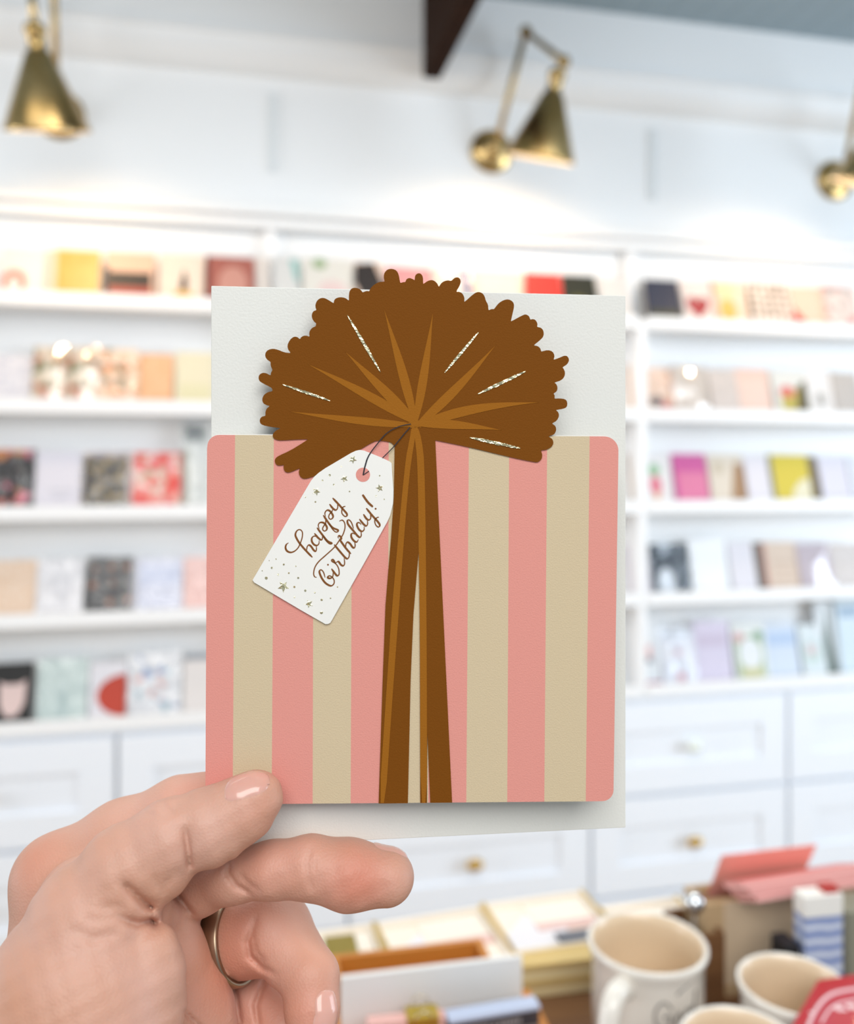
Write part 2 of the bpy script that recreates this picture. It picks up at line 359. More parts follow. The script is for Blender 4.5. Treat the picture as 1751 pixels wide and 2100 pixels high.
# --- topmost ledges
card(0, 2, 90, 508, '#fbf3ea', 'cream card with a small pink wreath, first on the top ledge', [(Dc, (.32, .36, .29, .22), '#d99a86'), (Dc, (.32, .31, .15, .13), '#fbf3ea')])
card(0, 91, 112, 512, '#f3dccb', 'narrow pale card edge showing between the wreath card and the yellow card', dd=.012)
card(0, 110, 206, 511, '#f6e2c4', 'yellow wood-grain card on the top ledge', [(R, (.06, .12, .97, .97), WOOD)])
card(0, 216, 318, 518, '#f6cdb2', 'peach card with black and red bands on the top ledge', [(R, (.07, .33, .93, .62), '#453a33'), (R, (.07, .12, .93, .34), '#c0604f'), (R, (0, 0, .09, .68), '#5a4a44')])
card(0, 326, 418, 521, '#fbead9', 'blush card with a small dark figure above a yellow patch', [(Pl, [(.45, .3), (.62, .3), (.64, .5), (.56, .72), (.48, .5)], '#6d5346'), (Dc, (.54, .2, .24, .12), '#f2c66c')])
card(0, 421, 522, 527, '#b97265', 'dusty red card with a pale oval on the top ledge', [(R, (0, 0, .1, 1), '#8c4a42'), (Dc, (.56, .5, .3, .32), '#d8a193')])
card(0, 524, 552, 527, '#f1e9e2', 'plain pale card edge beside the dusty red card', dd=.012)
card(0, 562, 614, 527, '#e6e6e4', 'white card with a teal corner on the top ledge', [(Pl, [(.62, .95), (.97, .95), (.97, .5), (.8, .62)], '#9fcfca')])
card(0, 620, 722, 530, '#efece4', 'off-white card with a small green sprig at its top', [(Dc, (.35, .9, .14, .1), '#a9bf95'), (Dc, (.6, .4, .3, .2), '#f0d9d6')])
card(0, 727, 785, 538, '#efd6c4', 'pale card with a tilted black shape, beside the bow\'s top', [(Pl, [(.02, .95), (.7, 1.0), (1.0, .6), (1.0, .2), (.3, .3), (0, .6)], '#332b2a')], dd=.002)
card(0, 793, 888, 548, '#eaa9aa', 'pink card behind the top of the bow')
card(0, 891, 966, 553, '#f6efe2', 'cream card with a violet corner behind the bow', [(Pl, [(.62, 1), (1, 1), (1, .1), (.85, .4)], '#7d7fae')], True)
card(0, 970, 1074, 556, '#f8e2cf', 'plain peach cream card beside the bright red card', [(R, (.12, .1, .9, .9), '#f9e7d6')])
card(0, 1078, 1152, 561, '#ec4b40', 'plain bright red card on the top ledge')
card(0, 1155, 1224, 565, '#3c3c2c', 'very dark green card with gold mark next to the bright red card', [(Dc, (.45, .45, .25, .14), '#6d6a36')])
card(0, 1228, 1290, 570, '#f0ebe6', 'plain white card standing next to the very dark green card')
card(0, 1325, 1395, 574, '#3a4056', 'navy card on the top ledge left of the heart card', [(R, (.08, .2, .92, .36), '#54543f')])
card(0, 1398, 1458, 577, '#f6e9e2', 'white card with a dark red heart', [(Hh, (.5, .45, .4, .3), '#b5283c')])
card(0, 1461, 1532, 577, '#f7ddc6', 'cream card with a yellow sun and pink edge', [(R, (0, 0, .1, 1), '#e3a79c'), (Dc, (.42, .4, .24, .22), '#f3c163'), (Dc, (.4, .78, .3, .16), '#f6e3b4')])
card(0, 1536, 1622, 582, CHEK, 'white card with brown spots on the top ledge')
card(0, 1621, 1690, 588, '#f6d7c2', 'peach card with a red corner beside the brown spotted card', [(Pl, [(0, .12), (0, .6), (.5, .12)], '#d8493f')])
card(0, 1689, 1758, 588, PINKW, 'white card with pink and grey marks at the picture\'s edge, top ledge')
# --- second ledges
card(1, -30, 66, 728, MAPW, 'pale grey card with faint script at the start of the second ledge')
card(1, 68, 136, 712, FLOR, 'bright floral card in glaring cellophane, second ledge', (), 'shiny')
card(1, 134, 204, 713, FLOR, 'bright floral card beside the beige floral one, cellophane wrapped', (), 'shiny')
card(1, 200, 283, 716, FLOR2, 'beige floral card with green leaves on the second ledge', (), True)
card(1, 284, 356, 726, ORNG, 'plain orange mottled card on the second ledge')
card(1, 360, 440, 723, '#efe7cb', 'pale yellow card half hidden by the white envelope', [(R, (.1, .15, .9, .45), '#e9e3bf')])
card(1, 1288, 1316, 748, '#f3d2b8', 'peach card edge beside the white envelope, second ledge', (), True)
card(1, 1317, 1378, 756, '#f2d6c2', 'peach card with a grey and red motif at its foot', [(Dc, (.4, .32, .25, .12), '#8d7f7c'), (Dc, (.7, .25, .14, .1), '#d98a86'), (R, (.9, 0, 1, 1), '#c79a80')], True)
card(1, 1380, 1452, 752, '#f3e7dc', 'pale card in bulging shiny cellophane, beside the grey beige script card', (), 'shiny')
card(1, 1454, 1512, 758, GREYT, 'grey beige script card next to a plain blush card')
card(1, 1509, 1580, 757, '#f1d3c5', 'plain blush card on the second ledge', [(R, (.1, .1, .95, .8), '#f3d9cc')])
card(1, 1583, 1655, 760, '#e9e9e4', 'white card with a yellow green photo on the second ledge', [(R, (.2, .18, .96, .62), '#c9bb62'), (Dc, (.4, .56, .22, .12), '#e2857a'), (Pl, [(.6, .18), (.96, .18), (.96, .8), (.75, .7)], '#6d6340')])
card(1, 1650, 1712, 762, '#f3f0ee', 'white card with a small grey sprig', [(Dc, (.5, .42, .14, .15), '#b7b4ae')])
card(1, 1708, 1762, 764, '#cfc8c2', 'grey beige card at the end of the second ledge')
# --- third ledges
card(2, -38, 72, 922, BLKF, 'black card with coral and pink flowers, third ledge', (), True)
card(2, 74, 166, 926, '#e9e6ee', 'plain lavender white card between two black cards', [(R, (.3, .35, .85, .4), '#d8d6de'), (R, (.4, .25, .75, .3), '#d8d6de')])
card(2, 168, 270, 926, '#c9bdc0', 'black card with gold foil splash on the third ledge', [(R, (.03, .1, .92, .92), GOLDF)], True)
card(2, 272, 372, 928, REDF, 'red and coral floral card on the third ledge')
card(2, 373, 434, 868, '#d4d8d6', 'tall card with a dark teal top standing beside the red floral card', [(R, (.1, .8, .75, .98), '#4f6064'), (R, (0, 0, .2, .7), '#8c8a78'), (R, (.2, 0, .4, .75), '#e9ece8')], True)
card(2, 1286, 1314, 930, '#ddd3cb', 'beige card edge next to the envelope, third ledge')
card(2, 1317, 1378, 931, '#f2efee', 'white card with a pink and green radish', [(Dc, (.42, .7, .2, .12), '#9fc7a2'), (Dc, (.42, .42, .2, .18), '#ea8697'), (Pl, [(.3, .28), (.55, .28), (.45, .02)], '#f3c9a2')])
card(2, 1380, 1449, 931, '#d868a8', 'hot pink card on the third ledge', [(R, (.12, .1, .98, .66), '#e78aae')])
card(2, 1454, 1526, 932, '#eadfcf', 'cream card with a tan brown side, right of the hot pink card', [(Pl, [(.55, .1), (1, .1), (1, .8), (.75, .85)], '#b5906a'), (Dc, (.3, .75, .16, .12), '#d9ccb6')])
card(2, 1528, 1576, 934, '#eeeaf0', 'plain white card between the tan and yellow cards')
card(2, 1580, 1660, 933, '#e3cf46', 'yellow card with a white arch', [(Pl, [(.45, .06), (.98, .06), (.98, .55), (.75, .5), (.55, .32)], '#f3ecd0'), (R, (0, 0, .08, 1), '#8f8d78')])
card(2, 1658, 1680, 936, '#83724f', 'narrow brown card edge beside the yellow card', dd=.012)
card(2, 1682, 1740, 936, '#e9e6f0', 'plain pale lilac card beyond the brown card edge')
card(2, 1742, 1800, 936, '#eceef6', 'pale bluish card at the end of the third ledge')
# --- fourth ledges
card(3, -40, 74, 1150, TEXT, 'peach card covered in script on the fourth ledge')
card(3, 76, 171, 1148, '#f3f1f3', 'white card with a pale grey heart', [(Hh, (.52, .55, .34, .24), '#e3e2e6')], True)
card(3, 173, 266, 1143, COPF, 'black card with copper dots on the fourth ledge', (), True, slant=.03)
card(3, 268, 282, 1146, '#d9d9de', 'thin grey card edge beside the black copper dotted card', dd=.012)
card(3, 282, 374, 1145, '#e2e4f2', 'pale blue card on the fourth ledge', [(R, (.05, .55, .95, .85), '#dadff2')], True)
card(3, 377, 440, 1143, '#f2c8c0', 'pink card cut off by the striped card', (), True)
card(3, 1284, 1332, 1115, '#e9e4ea', 'white card with faint lines left of the navy card', [(R, (.2, .3, .9, .34), '#d6d2da'), (R, (.2, .45, .9, .49), '#d6d2da'), (R, (.2, .6, .9, .64), '#d6d2da')])
card(3, 1335, 1412, 1115, '#3d4853', 'navy card with a white flower on the fourth ledge', [(Dc, (.36, .3, .24, .26), '#dfe5ec'), (Pl, [(.2, 1), (.55, 1), (.4, .75)], '#c8d2dc')], True)
card(3, 1416, 1492, 1105, '#fbfdff', 'bright white card right of the navy flower card')
card(3, 1495, 1546, 1112, '#ebe8ee', 'plain pale card between the bright white and the tan card')
card(3, 1549, 1636, 1112, '#e4d0be', 'tan card with a dark brown spine', [(R, (0, 0, .2, 1), '#7d6f62'), (R, (.2, 0, .27, 1), '#c98f80'), (R, (.4, .3, .9, .33), '#d6bda8'), (R, (.4, .45, .9, .48), '#d6bda8'), (R, (.4, .6, .9, .63), '#d6bda8')])
card(3, 1637, 1703, 1114, '#e6d7de', 'pale pink card in bulging shiny cellophane, after the tan card', (), 'shiny')
card(3, 1704, 1770, 1114, GREYT, 'grey script card at the end of the fourth ledge')
# --- lowest ledges
card(4, -45, 68, 1360, '#2a2826', 'black card with a pale pink shield', [(Pl, [(.38, .72), (.5, .68), (.75, .68), (.88, .74), (.86, .4), (.76, .24), (.6, .18), (.46, .26), (.4, .4)], '#efd6d0')])
card(4, 76, 180, 1351, '#dbe8e4', 'pale mint card in cellophane on the lowest ledge', [(R, (.42, .15, .56, .5), '#c5d6d4')], True)
card(4, 184, 259, 1358, '#efecf0', 'white card with half a large red disc', [('half', (1.0, .46, .8, .34), '#cc4a31')])
card(4, 262, 371, 1338, SPEC, 'tall white card with small blue and pink specks', (), True)
card(4, 376, 440, 1340, '#efe8e4', 'cream card with a grey top, cut off by the striped card', [(R, (0, .9, 1, 1), '#9fa4ab')])
card(4, 1270, 1352, 1268, '#eef0f2', 'tall white card with a striped birthday cake', [(R, (.35, .0, 1, .12), '#c97a92'), (R, (.4, .24, .85, .32), '#e9eef0'), (R, (.42, .38, .8, .46), '#5d6070'), (R, (.42, .46, .8, .62), '#e6b4ae'), (Pl, [(.45, .66), (.72, .66), (.6, .9)], '#e3cf98')])
card(4, 1354, 1424, 1288, '#eef0f8', 'white card with pink bow and red dot', [(R, (.05, .88, .9, .93), '#bcc6cc'), (Pl, [(.5, .6), (.95, .8), (.95, .4)], '#f8f8fc'), (Pl, [(.5, .6), (.05, .8), (.05, .4)], '#f8f8fc'), (Dc, (.5, .6, .08, .07), '#e6c4d2'), (Dc, (.52, .2, .12, .07), '#d99aa6')], True)
card(4, 1426, 1498, 1274, '#e4dced', 'lilac card on the lowest ledge', [(R, (.08, .6, .92, .82), '#d9cddf')])
card(4, 1502, 1570, 1278, '#eef1ee', 'white card with a green floral frame', [(R, (.08, .14, .9, .8), '#b7c7a4'), (Dc, (.5, .5, .34, .26), '#f3f5f6'), (Dc, (.2, .78, .16, .08), '#e3b8b8'), (Dc, (.8, .8, .14, .08), '#86ab8c'), (R, (.2, .12, .8, .28), '#d9d6a8')])
card(4, 1571, 1636, 1278, '#dfe8f4', 'pale blue card with a sky band', [(R, (.05, .62, .95, .86), '#c4d6ef')])
card(4, 1640, 1688, 1280, '#e6eef0', 'white card with a faint green and pink wreath', [(Dc, (.45, .5, .36, .2), '#cfe0da'), (Dc, (.45, .55, .18, .1), '#ecd3d6')])
card(4, 1676, 1716, 1232, '#eef3f6', 'tall card with a dark grey green fir', [(Pl, [(.1, .05), (.95, .05), (.72, .5), (.6, .95), (.3, .5)], '#76837a')], dd=.012)
card(4, 1716, 1775, 1225, '#deecf4', 'tall pale blue card with a darker blue label near its top', [(R, (.1, .76, .8, .88), '#a9c0d6')])
# ---------------------------------------------------------------- the held card and its envelope
A_ = Vector(((423-PX)/F*.2215, .2215)); B_ = Vector(((1262-PX)/F*.2245, .2245)); U_ = (B_-A_).normalized()
ZC = (PY-1650)/F*.2215
def CP(px, py):
    t = (px-PX)/F; a = (t*A_.y-A_.x)/(U_.x-t*U_.y); return a, (PY-py)/F*(A_.y+a*U_.y)-ZC
PINK = mat('card_pink', '#de968b', .7, bump=.25, bscale=2600, spec=.15); CREAM = mat('card_cream', '#cfbd9d', .7, bump=.25, bscale=2600, spec=.15)
BROWN = mat('card_brown', '#77450e', .7, bump=.25, bscale=2600, spec=.1); TAN = mat('card_tan_brown', '#99601a', .7, bump=.25, bscale=2600, spec=.1)
TAGW = mat('tag_white', '#ecebe6', .6); INK = mat('copper_brown_ink', '#8a5424', .35, .3); BLK = mat('string_black', '#191520', .6)
ENV = mat('envelope_pearl_white', '#dfdfd9', .5, bump=.15, bscale=1500); CARDW = mat('card_white_stock', '#f0efea', .6)
def foil():
    m = bpy.data.materials.new('gold_foil'); m.use_nodes = True; nt = m.node_tree; b = nt.nodes['Principled BSDF']
    b.inputs['Base Color'].default_value = lin('#ece2b8'); b.inputs['Metallic'].default_value = 1; b.inputs['Roughness'].default_value = .3
    tc = nt.nodes.new('ShaderNodeTexCoord'); n = nt.nodes.new('ShaderNodeTexNoise'); n.inputs['Scale'].default_value = 800; n.inputs['Detail'].default_value = 2
    bp = nt.nodes.new('ShaderNodeBump'); bp.inputs['Strength'].default_value = .8; bp.inputs['Distance'].default_value = .0009
    nt.links.new(tc.outputs['Object'], n.inputs['Vector']); nt.links.new(n.outputs['Fac'], bp.inputs['Height']); nt.links.new(bp.outputs['Normal'], b.inputs['Normal'])
    return m
FOIL = foil()
gc = thing('birthday_card', 'pink and cream striped birthday card with a brown bow, held up by the hand', 'greeting card', (A_.x, A_.y, H+ZC), (0, 0, math.atan2(U_.y, U_.x)))
def arc(cx, cy, r, a0, a1, n=8): return [(cx+r*math.cos(math.radians(a0+(a1-a0)*i/n)), cy+r*math.sin(math.radians(a0+(a1-a0)*i/n))) for i in range(n+1)]
bnd = [(482, 477), (561.5, 557), (643, 641), (722, 719), (797, 795), (880, 878), (961.5, 956), (1044, 1040), (1122, 1116), (1209, 1201)]
bm = bmesh.new()
yb = lambda x: 1650-(x-421)*7/836.0; yt = lambda x: 892+(x-425)*3/843.0
polys = [[(421, 1650)]+[(424.5, 920)]+arc(449, 916, 24, 180, 270)+[(482, yt(482)), (477, yb(477))]]
for (a, b), (c, d) in zip(bnd, bnd[1:]): polys.append([(a, yt(a)), (c, yt(c)), (d, yb(d)), (b, yb(b))])
polys.append([(1209, yt(1209))]+arc(1239, 924, 29, 270, 360)+[(1258, 1620)]+arc(1235, 1620, 23, 0, 90)+[(1201, yb(1201))])
for i, p in enumerate(polys): slab(bm, [CP(*q) for q in p], 0, .0004, i % 2)
obj('front_panel', bm, [PINK, CREAM], gc)
bm = bmesh.new(); slab(bm, [CP(*q) for q in [(421.5, 1650)]+arc(449, 914, 24, 180, 270)+arc(1239, 921, 28, 270, 360)+arc(1235, 1618, 22, 0, 90)], .0011, .0015)
obj('back_panel', bm, CARDW, gc)
k = 4.564; Lf = lambda p: [(500+x/k, 540+y/k) for x, y in p]; Rt = lambda p: [(840+x/k, 540+y/k) for x, y in p]
T_ = lambda p: [(760+x/2.625, 860+y/2.625) for x, y in p]
left = [(1580,150),(1550,138),(1520,150),(1512,178),(1490,178),(1465,187),(1460,170),(1450,110),(1430,70),(1390,53),(1345,58),(1315,90),(1308,130),(1316,165),(1316,174),(1270,175),(1220,200),(1185,235),(1176,258),(1172,264),(1150,260),(1118,272),(1112,274),(1090,245),(1050,230),(1010,235),(988,265),(983,310),(984,345),(980,350),(950,325),(900,318),(860,330),(845,350),(843,370),(838,375),(800,350),(760,328),(725,325),(690,345),(670,385),(672,420),(679,434),(676,442),(650,450),(635,485),(640,520),(660,550),(677,560),(676,580),(672,592),(640,605),(617,635),(612,660),(616,682),(610,688),(590,678),(560,680),(535,695),(529,708),(524,710),(500,690),(470,688),(445,705),(425,730),(408,770),(415,810),(437,836),(432,842),(380,835),(320,810),(275,800),(230,810),(205,835),(200,870),(215,900),(248,922),(252,930),(252,960),(268,995),(267,1005),(255,1025),(253,1046),(246,1050),(215,1030),(175,1025),(145,1045),(138,1075),(148,1105),(180,1125),(230,1150),(264,1168),(270,1190),(264,1200),(230,1205),(190,1230),(172,1270),(180,1310),(215,1330),(240,1334),(238,1342),(215,1360),(203,1390),(204,1424),(198,1430),(170,1435),(150,1460),(152,1495),(175,1515),(240,1530),(340,1542),(340,1548),(300,1565),(270,1600),(275,1635),(310,1655),(360,1658),(480,1650),(598,1645),(598,1650),(530,1695),(430,1755),(330,1800),(295,1825),(290,1860),(310,1890),(345,1893),(376,1885),(374,1892),(372,1910),(380,1945),(410,1960),(450,1950),(524,1917),(524,1925),(515,1945),(520,1985),(550,2015),(590,2015),(650,1995),(745,1960),(900,1860),(1060,1760),(1215,1668),(1260,1660),(1350,1668),(1390,1685),(1412,1720)]
tailL = [(129,160),(125,420),(110,640),(97,790),(80,1000),(65,1400),(43,2066),(200,2064),(215,1400),(230,1050),(258,712),(262,900),(265,1300),(267,2063),(303,2063),(305,1690),(321,2062),(438,2061),(400,1250),(365,500),(348,118)]
right = [(240,1656),(553,1720),(940,1815),(1170,1862),(1205,1860),(1235,1830),(1240,1790),(1228,1757),(1228,1750),(1280,1745),(1325,1720),(1345,1685),(1335,1645),(1300,1624),(1300,1617),(1350,1605),(1370,1565),(1365,1525),(1334,1503),(1334,1497),(1375,1475),(1397,1430),(1390,1395),(1370,1378),(1372,1372),(1440,1362),(1470,1345),(1474,1300),(1455,1272),(1400,1265),(1354,1268),(1354,1260),(1355,1235),(1346,1225),(1347,1218),(1375,1200),(1383,1165),(1370,1130),(1355,1121),(1358,1115),(1420,1095),(1448,1060),(1452,1020),(1440,990),(1430,978),(1432,972),(1475,945),(1492,905),(1475,870),(1445,865),(1400,885),(1348,904),(1346,898),(1355,865),(1335,825),(1290,812),(1236,826),(1229,826),(1220,795),(1195,775),(1164,771),(1164,764),(1220,720),(1252,685),(1252,635),(1230,605),(1194,598),(1191,592),(1195,565),(1175,530),(1150,523),(1131,529),(1126,525),(1115,495),(1085,478),(1050,490),(948,546),(946,540),(960,480),(978,400),(965,360),(925,338),(880,345),(830,375),(792,425),(786,431),(765,430),(742,440),(735,436),(733,390),(710,350),(703,315),(680,280),(640,268),(600,285),(515,362),(510,360),(512,320),(490,280),(460,268),(438,268),(438,262),(470,205),(480,165),(460,135),(430,132),(405,150),(390,168),(350,160),(300,180),(275,219),(270,219),(255,185),(215,157),(170,165),(130,194),(125,190),(125,130),(105,98),(75,95),(50,115),(46,160)]
outline = [CP(*q) for q in chaikin(Lf(left), 1, False)+T_(tailL)+chaikin(Rt(right), 1, False)]
bm = bmesh.new(); slab(bm, outline, -.0003, .0003, 0)
def spindle(a, b, w, bend=0.0, pw=.55, n=14, peak=.62):
    dx, dy = b[0]-a[0], b[1]-a[1]; L = math.hypot(dx, dy); nx, ny = -dy/L, dx/L; up, dn = [], []
    for i in range(n+1):
        t = i/n; ww = w/2*(math.sin(math.pi*min(t**(math.log(.5)/math.log(peak)), 1.0))**.8); o = bend*math.sin(math.pi*t)
        c = (a[0]+dx*t+nx*o, a[1]+dy*t+ny*o)
        up.append((c[0]+nx*ww, c[1]+ny*ww)); dn.append((c[0]-nx*ww, c[1]-ny*ww))
    return up+dn[::-1][1:-1]
hub = (851, 866)
sp = [(Lf([(430, 1388)])[0], (866, 874), 16, 3), (Lf([(598, 945)])[0], (866, 876), 19, -3), (Lf([(948, 828)])[0], (864, 878), 21, 0), (Lf([(1311, 430)])[0], (855, 880), 19, -2),
      (Rt([(217, 462)])[0], (849, 882), 18, -2), (Rt([(803, 768)])[0], (842, 885), 20, -5), (Rt([(1208, 1303)])[0], (838, 878), 20, 12), (Rt([(858, 1562)])[0], (834, 868), 19, 4)]
for i, (a, b, w, bend) in enumerate(sp): slab(bm, [CP(*q) for q in spindle(a, b, w, bend)], -.00036-.000004*i, -.0002, 1)
slab(bm, [CP(*q) for q in arc(851, 868, 9, 0, 345, 23)], -.00041, -.0002, 1)
for i, p in enumerate(([(222,30),(205,130),(190,200),(167,420),(142,700),(112,1050),(82,1500),(45,2062),(80,2062),(110,1600),(150,1050),(175,700),(197,420),(217,230),(244,70)],
          [(230,40),(242,140),(250,220),(255,420),(258,700),(263,1000),(266,1400),(267.5,2062),(303,2062),(303,1600),(300,1000),(296,600),(289,230),(276,120),(255,40)])):
    slab(bm, [CP(*q) for q in chaikin(T_(p), 1)], -.0004-.00001*i, -.0002, 1)
bow = obj('bow', bm, [BROWN, TAN], gc)
def ragged(a, b, w):
    dx, dy = b[0]-a[0], b[1]-a[1]; L = math.hypot(dx, dy); nx, ny = -dy/L, dx/L; up, dn = [], []; n = 26
    for i in range(n+1):
        t = i/n; ww = w/2*math.sin(math.pi*(.04+.92*t))**.7
        c = (a[0]+dx*t, a[1]+dy*t)
        up.append((c[0]+nx*ww*random.uniform(.7, 1.15), c[1]+ny*ww*random.uniform(.7, 1.15))); dn.append((c[0]-nx*ww*random.uniform(.7, 1.15), c[1]-ny*ww*random.uniform(.7, 1.15)))
    return up+dn[::-1]
for a, b, w in ((Lf([(970, 488)])[0], Lf([(1278, 1018)])[0], 6.2), (Lf([(365, 1136)])[0], Lf([(808, 1287)])[0], 5.4), (Rt([(642, 648)])[0], Rt([(327, 1024)])[0], 5.8),
                (Rt([(1083, 1013)])[0], Rt([(637, 1224)])[0], 6.8), (Rt([(563, 1630)])[0], Rt([(1032, 1731)])[0], 7.0)):
    bm = bmesh.new(); slab(bm, [CP(*q) for q in ragged(a, b, w)], -.00048, -.0002); obj('foil_streak', bm, FOIL, bow)['label'] = 'shiny gold foil streak'
# the printed gift tag
G_ = lambda p: [(500+x/5, 880+y/5) for x, y in p]
bm = bmesh.new()
slab(bm, [CP(*q) for q in G_([(93,1545),(690,530),(725,487),(770,447),(835,402),(1100,245),(1150,222),(1190,214),(1235,221),(1420,295),(1500,335),(1515,350),(1522,480),(1534,620),(1530,760),(1500,885),(1470,950),(1230,1380),(905,1955),(888,1982),(865,1995),(838,1996),(600,1860),(110,1570)])], -.00055, -.0002, 0)
slab(bm, [CP(*q) for q in G_(arc(1222, 468, 73, 0, 345, 23))], -.0006, -.0004, 1)
for x, y, r in ((1000,385,8),(882,472,12),(808,526,9),(924,568,9),(633,696,8),(736,745,9),(1085,638,8),(1393,478,8),(1357,687,9),(1440,718,7),(333,1330,7),(412,1386,10),(290,1420,11),(192,1450,6),(535,1403,7),(355,1490,11),(464,1474,9),(233,1525,16),(560,1523,11),(521,1615,11),(633,1653,12),(730,1673,8),(522,1720,8),(800,1747,12),(890,1730,8),(798,1878,16),(962,1615,7),(264,1345,5)):
    slab(bm, [CP(*q) for q in G_(arc(x, y, r, 0, 315, 7))], -.0006, -.0004, 2)
gt = obj('gift_tag', bm, [TAGW, PINK, FOIL], gc); gt['label'] = 'white printed gift tag reading happy birthday!'
def star(x, y, r, rot):
    return [(x+(r if i % 2 == 0 else r*.42)*math.cos(rot+i*math.pi/5), y+(r if i % 2 == 0 else r*.42)*math.sin(rot+i*math.pi/5)) for i in range(10)]
for x, y, r, a in ((1118,312,42,.2),(1032,508,38,.5),(745,640,42,.1),(1393,604,40,.7),(408,1612,60,.3),(672,1788,42,.5)):
    bm = bmesh.new(); slab(bm, [CP(*q) for q in G_(star(x, y, r, a))], -.00065, -.0004); obj('foil_star', bm, FOIL, gt)
def ribbon(bm, pts, w, y, fin=.35, m=6):
    pts = catmull([(px, py) for px, py in pts], m); n = len(pts); vs_ = []
    Ls = [0]
    for a, b in zip(pts, pts[1:]): Ls.append(Ls[-1]+math.hypot(b[0]-a[0], b[1]-a[1]))
    for i, p in enumerate(pts):
        a, b = pts[max(i-1, 0)], pts[min(i+1, n-1)]; dx, dy = b[0]-a[0], b[1]-a[1]; L = math.hypot(dx, dy) or 1
        e = min(Ls[i], Ls[-1]-Ls[i])/(3*w) ; sl = (dx*.6+dy*.8)/L                # the pen presses on strokes towards the lower right
        ww = w/2*(.62+.45*max(0, sl))*min(1, fin+e)
        vs_.append((bm.verts.new((*CPy(p[0]-dy/L*ww, p[1]+dx/L*ww, y),)), bm.verts.new((*CPy(p[0]+dy/L*ww, p[1]-dx/L*ww, y),))))
    for a, b in zip(vs_, vs_[1:]):
        try: bm.faces.new([a[0], a[1], b[1], b[0]])
        except ValueError: pass
def CPy(px, py, y):
    a, b = CP(px, py); return a, y, b
Q_ = lambda p: [(570+x/7.613, 1000+y/7.613) for x, y in p]
strokes = [[(170,858),(135,885),(122,935),(145,985),(200,1008),(260,990),(315,940),(350,870),(380,780),(385,700),(360,660),(325,655),(290,685),(276,740),(300,800),(345,870),(430,970),(540,1085)],
 [(450,990),(458,925),(485,893),(520,915),(560,972),(592,990),(604,955),(600,905)],
 [(622,790),(595,757),(560,757),(533,785),(532,835),(565,885),(612,900),(642,870),(645,822)],[(572,710),(622,772),(665,808),(690,808),(697,780),(697,735)],
 [(612,622),(700,740),(775,830),(838,862),(832,877),(798,868),(745,815),(700,740)],[(648,640),(632,590),(650,550),(690,540),(732,560),(765,612),(762,655),(728,675),(700,648),(712,604),(745,560),(748,520),(750,470)],
 [(710,428),(800,560),(860,625),(937,660),(930,688),(895,685),(850,640),(800,560)],[(745,450),(735,400),(755,360),(785,350),(822,372),(860,432),(855,472),(822,492),(795,462),(806,415),(845,370),(858,330)],
 [(808,255),(850,312),(885,342),(915,345),(935,305),(930,245)],[(855,160),(950,260),(1030,350),(1078,410),(1070,445),(1038,442),(1000,395),(1003,325),(1025,298),(1055,290)],
 [(608,1395),(577,1388),(560,1335),(580,1240),(640,1150),(750,1050),(880,930),(960,820),(1020,720),(1048,620),(1040,545),(1005,505),(960,522)],
 [(738,1400),(715,1320),(680,1280),(655,1290),(652,1325),(685,1405),(745,1485),(825,1528),(872,1500),(880,1445),(850,1395),(805,1372),(778,1395),(805,1412),(845,1400),(862,1365),(862,1310)],
 [(838,1262),(880,1320),(925,1370),(955,1350),(955,1290),(940,1235),(900,1180),(850,1152),(838,1128),(860,1122),(885,1155),(905,1185)],[(905,1170),(945,1150),(985,1200),(1022,1215),(1042,1180),(1035,1095)],
 [(880,885),(1000,1030),(1060,1095),(1092,1103),(1115,1060),(1110,1000)],
 [(950,790),(940,765),(955,748),(985,770),(990,800),(965,830)],[(960,800),(1060,940),(1140,1030)],[(1060,945),(1062,880),(1085,848),(1125,870),(1165,925),(1195,935),(1207,895),(1195,840)],
 [(1200,725),(1170,708),(1145,725),(1150,775),(1188,828),(1230,845),(1258,805)],[(1182,640),(1150,545),(1112,502),(1086,515),(1100,575),(1180,672),(1240,745),(1280,772),(1302,740),(1296,680)],
 [(1300,575),(1275,548),(1245,545),(1233,580),(1262,645),(1308,680),(1345,655),(1345,605)],[(1273,488),(1330,560),(1375,595),(1400,565),(1395,505)],
 [(1335,412),(1380,480),(1420,502),(1450,470),(1440,395)],[(1380,318),(1470,430),(1560,530),(1590,585),(1565,612),(1525,575),(1512,510),(1540,470),(1575,458)],
 [(1322,108),(1400,220),(1482,298)]]
bm = bmesh.new()
for i, s in enumerate(strokes): ribbon(bm, Q_(s), 4.2 if i == len(strokes)-1 else 3.9, -.00058-.000002*i, .75 if i == len(strokes)-1 else .5)
for x, y, r in ((783, 1200, 14), (1525, 328, 15)): slab(bm, [CP(*q) for q in Q_(arc(x, y, r, 0, 330, 11))], -.0006, -.0005)
obj('lettering', bm, INK, gt)['label'] = 'brown handwritten words happy birthday!'
bm = bmesh.new()
ribbon(bm, Lf([(1563,1505),(1450,1530),(1340,1590),(1250,1690),(1170,1800),(1135,1900),(1118,1982)]), 3.0, -.00072, 1); ribbon(bm, Lf([(1118,1982),(1172,1944)]), 2.6, -.00073, 1)
ribbon(bm, Lf([(1555,1535),(1490,1610),(1400,1720),(1298,1822)]), 2.8, -.00072, 1)
obj('tag_string', bm, BLK, gc)['label'] = 'thin black tag string'

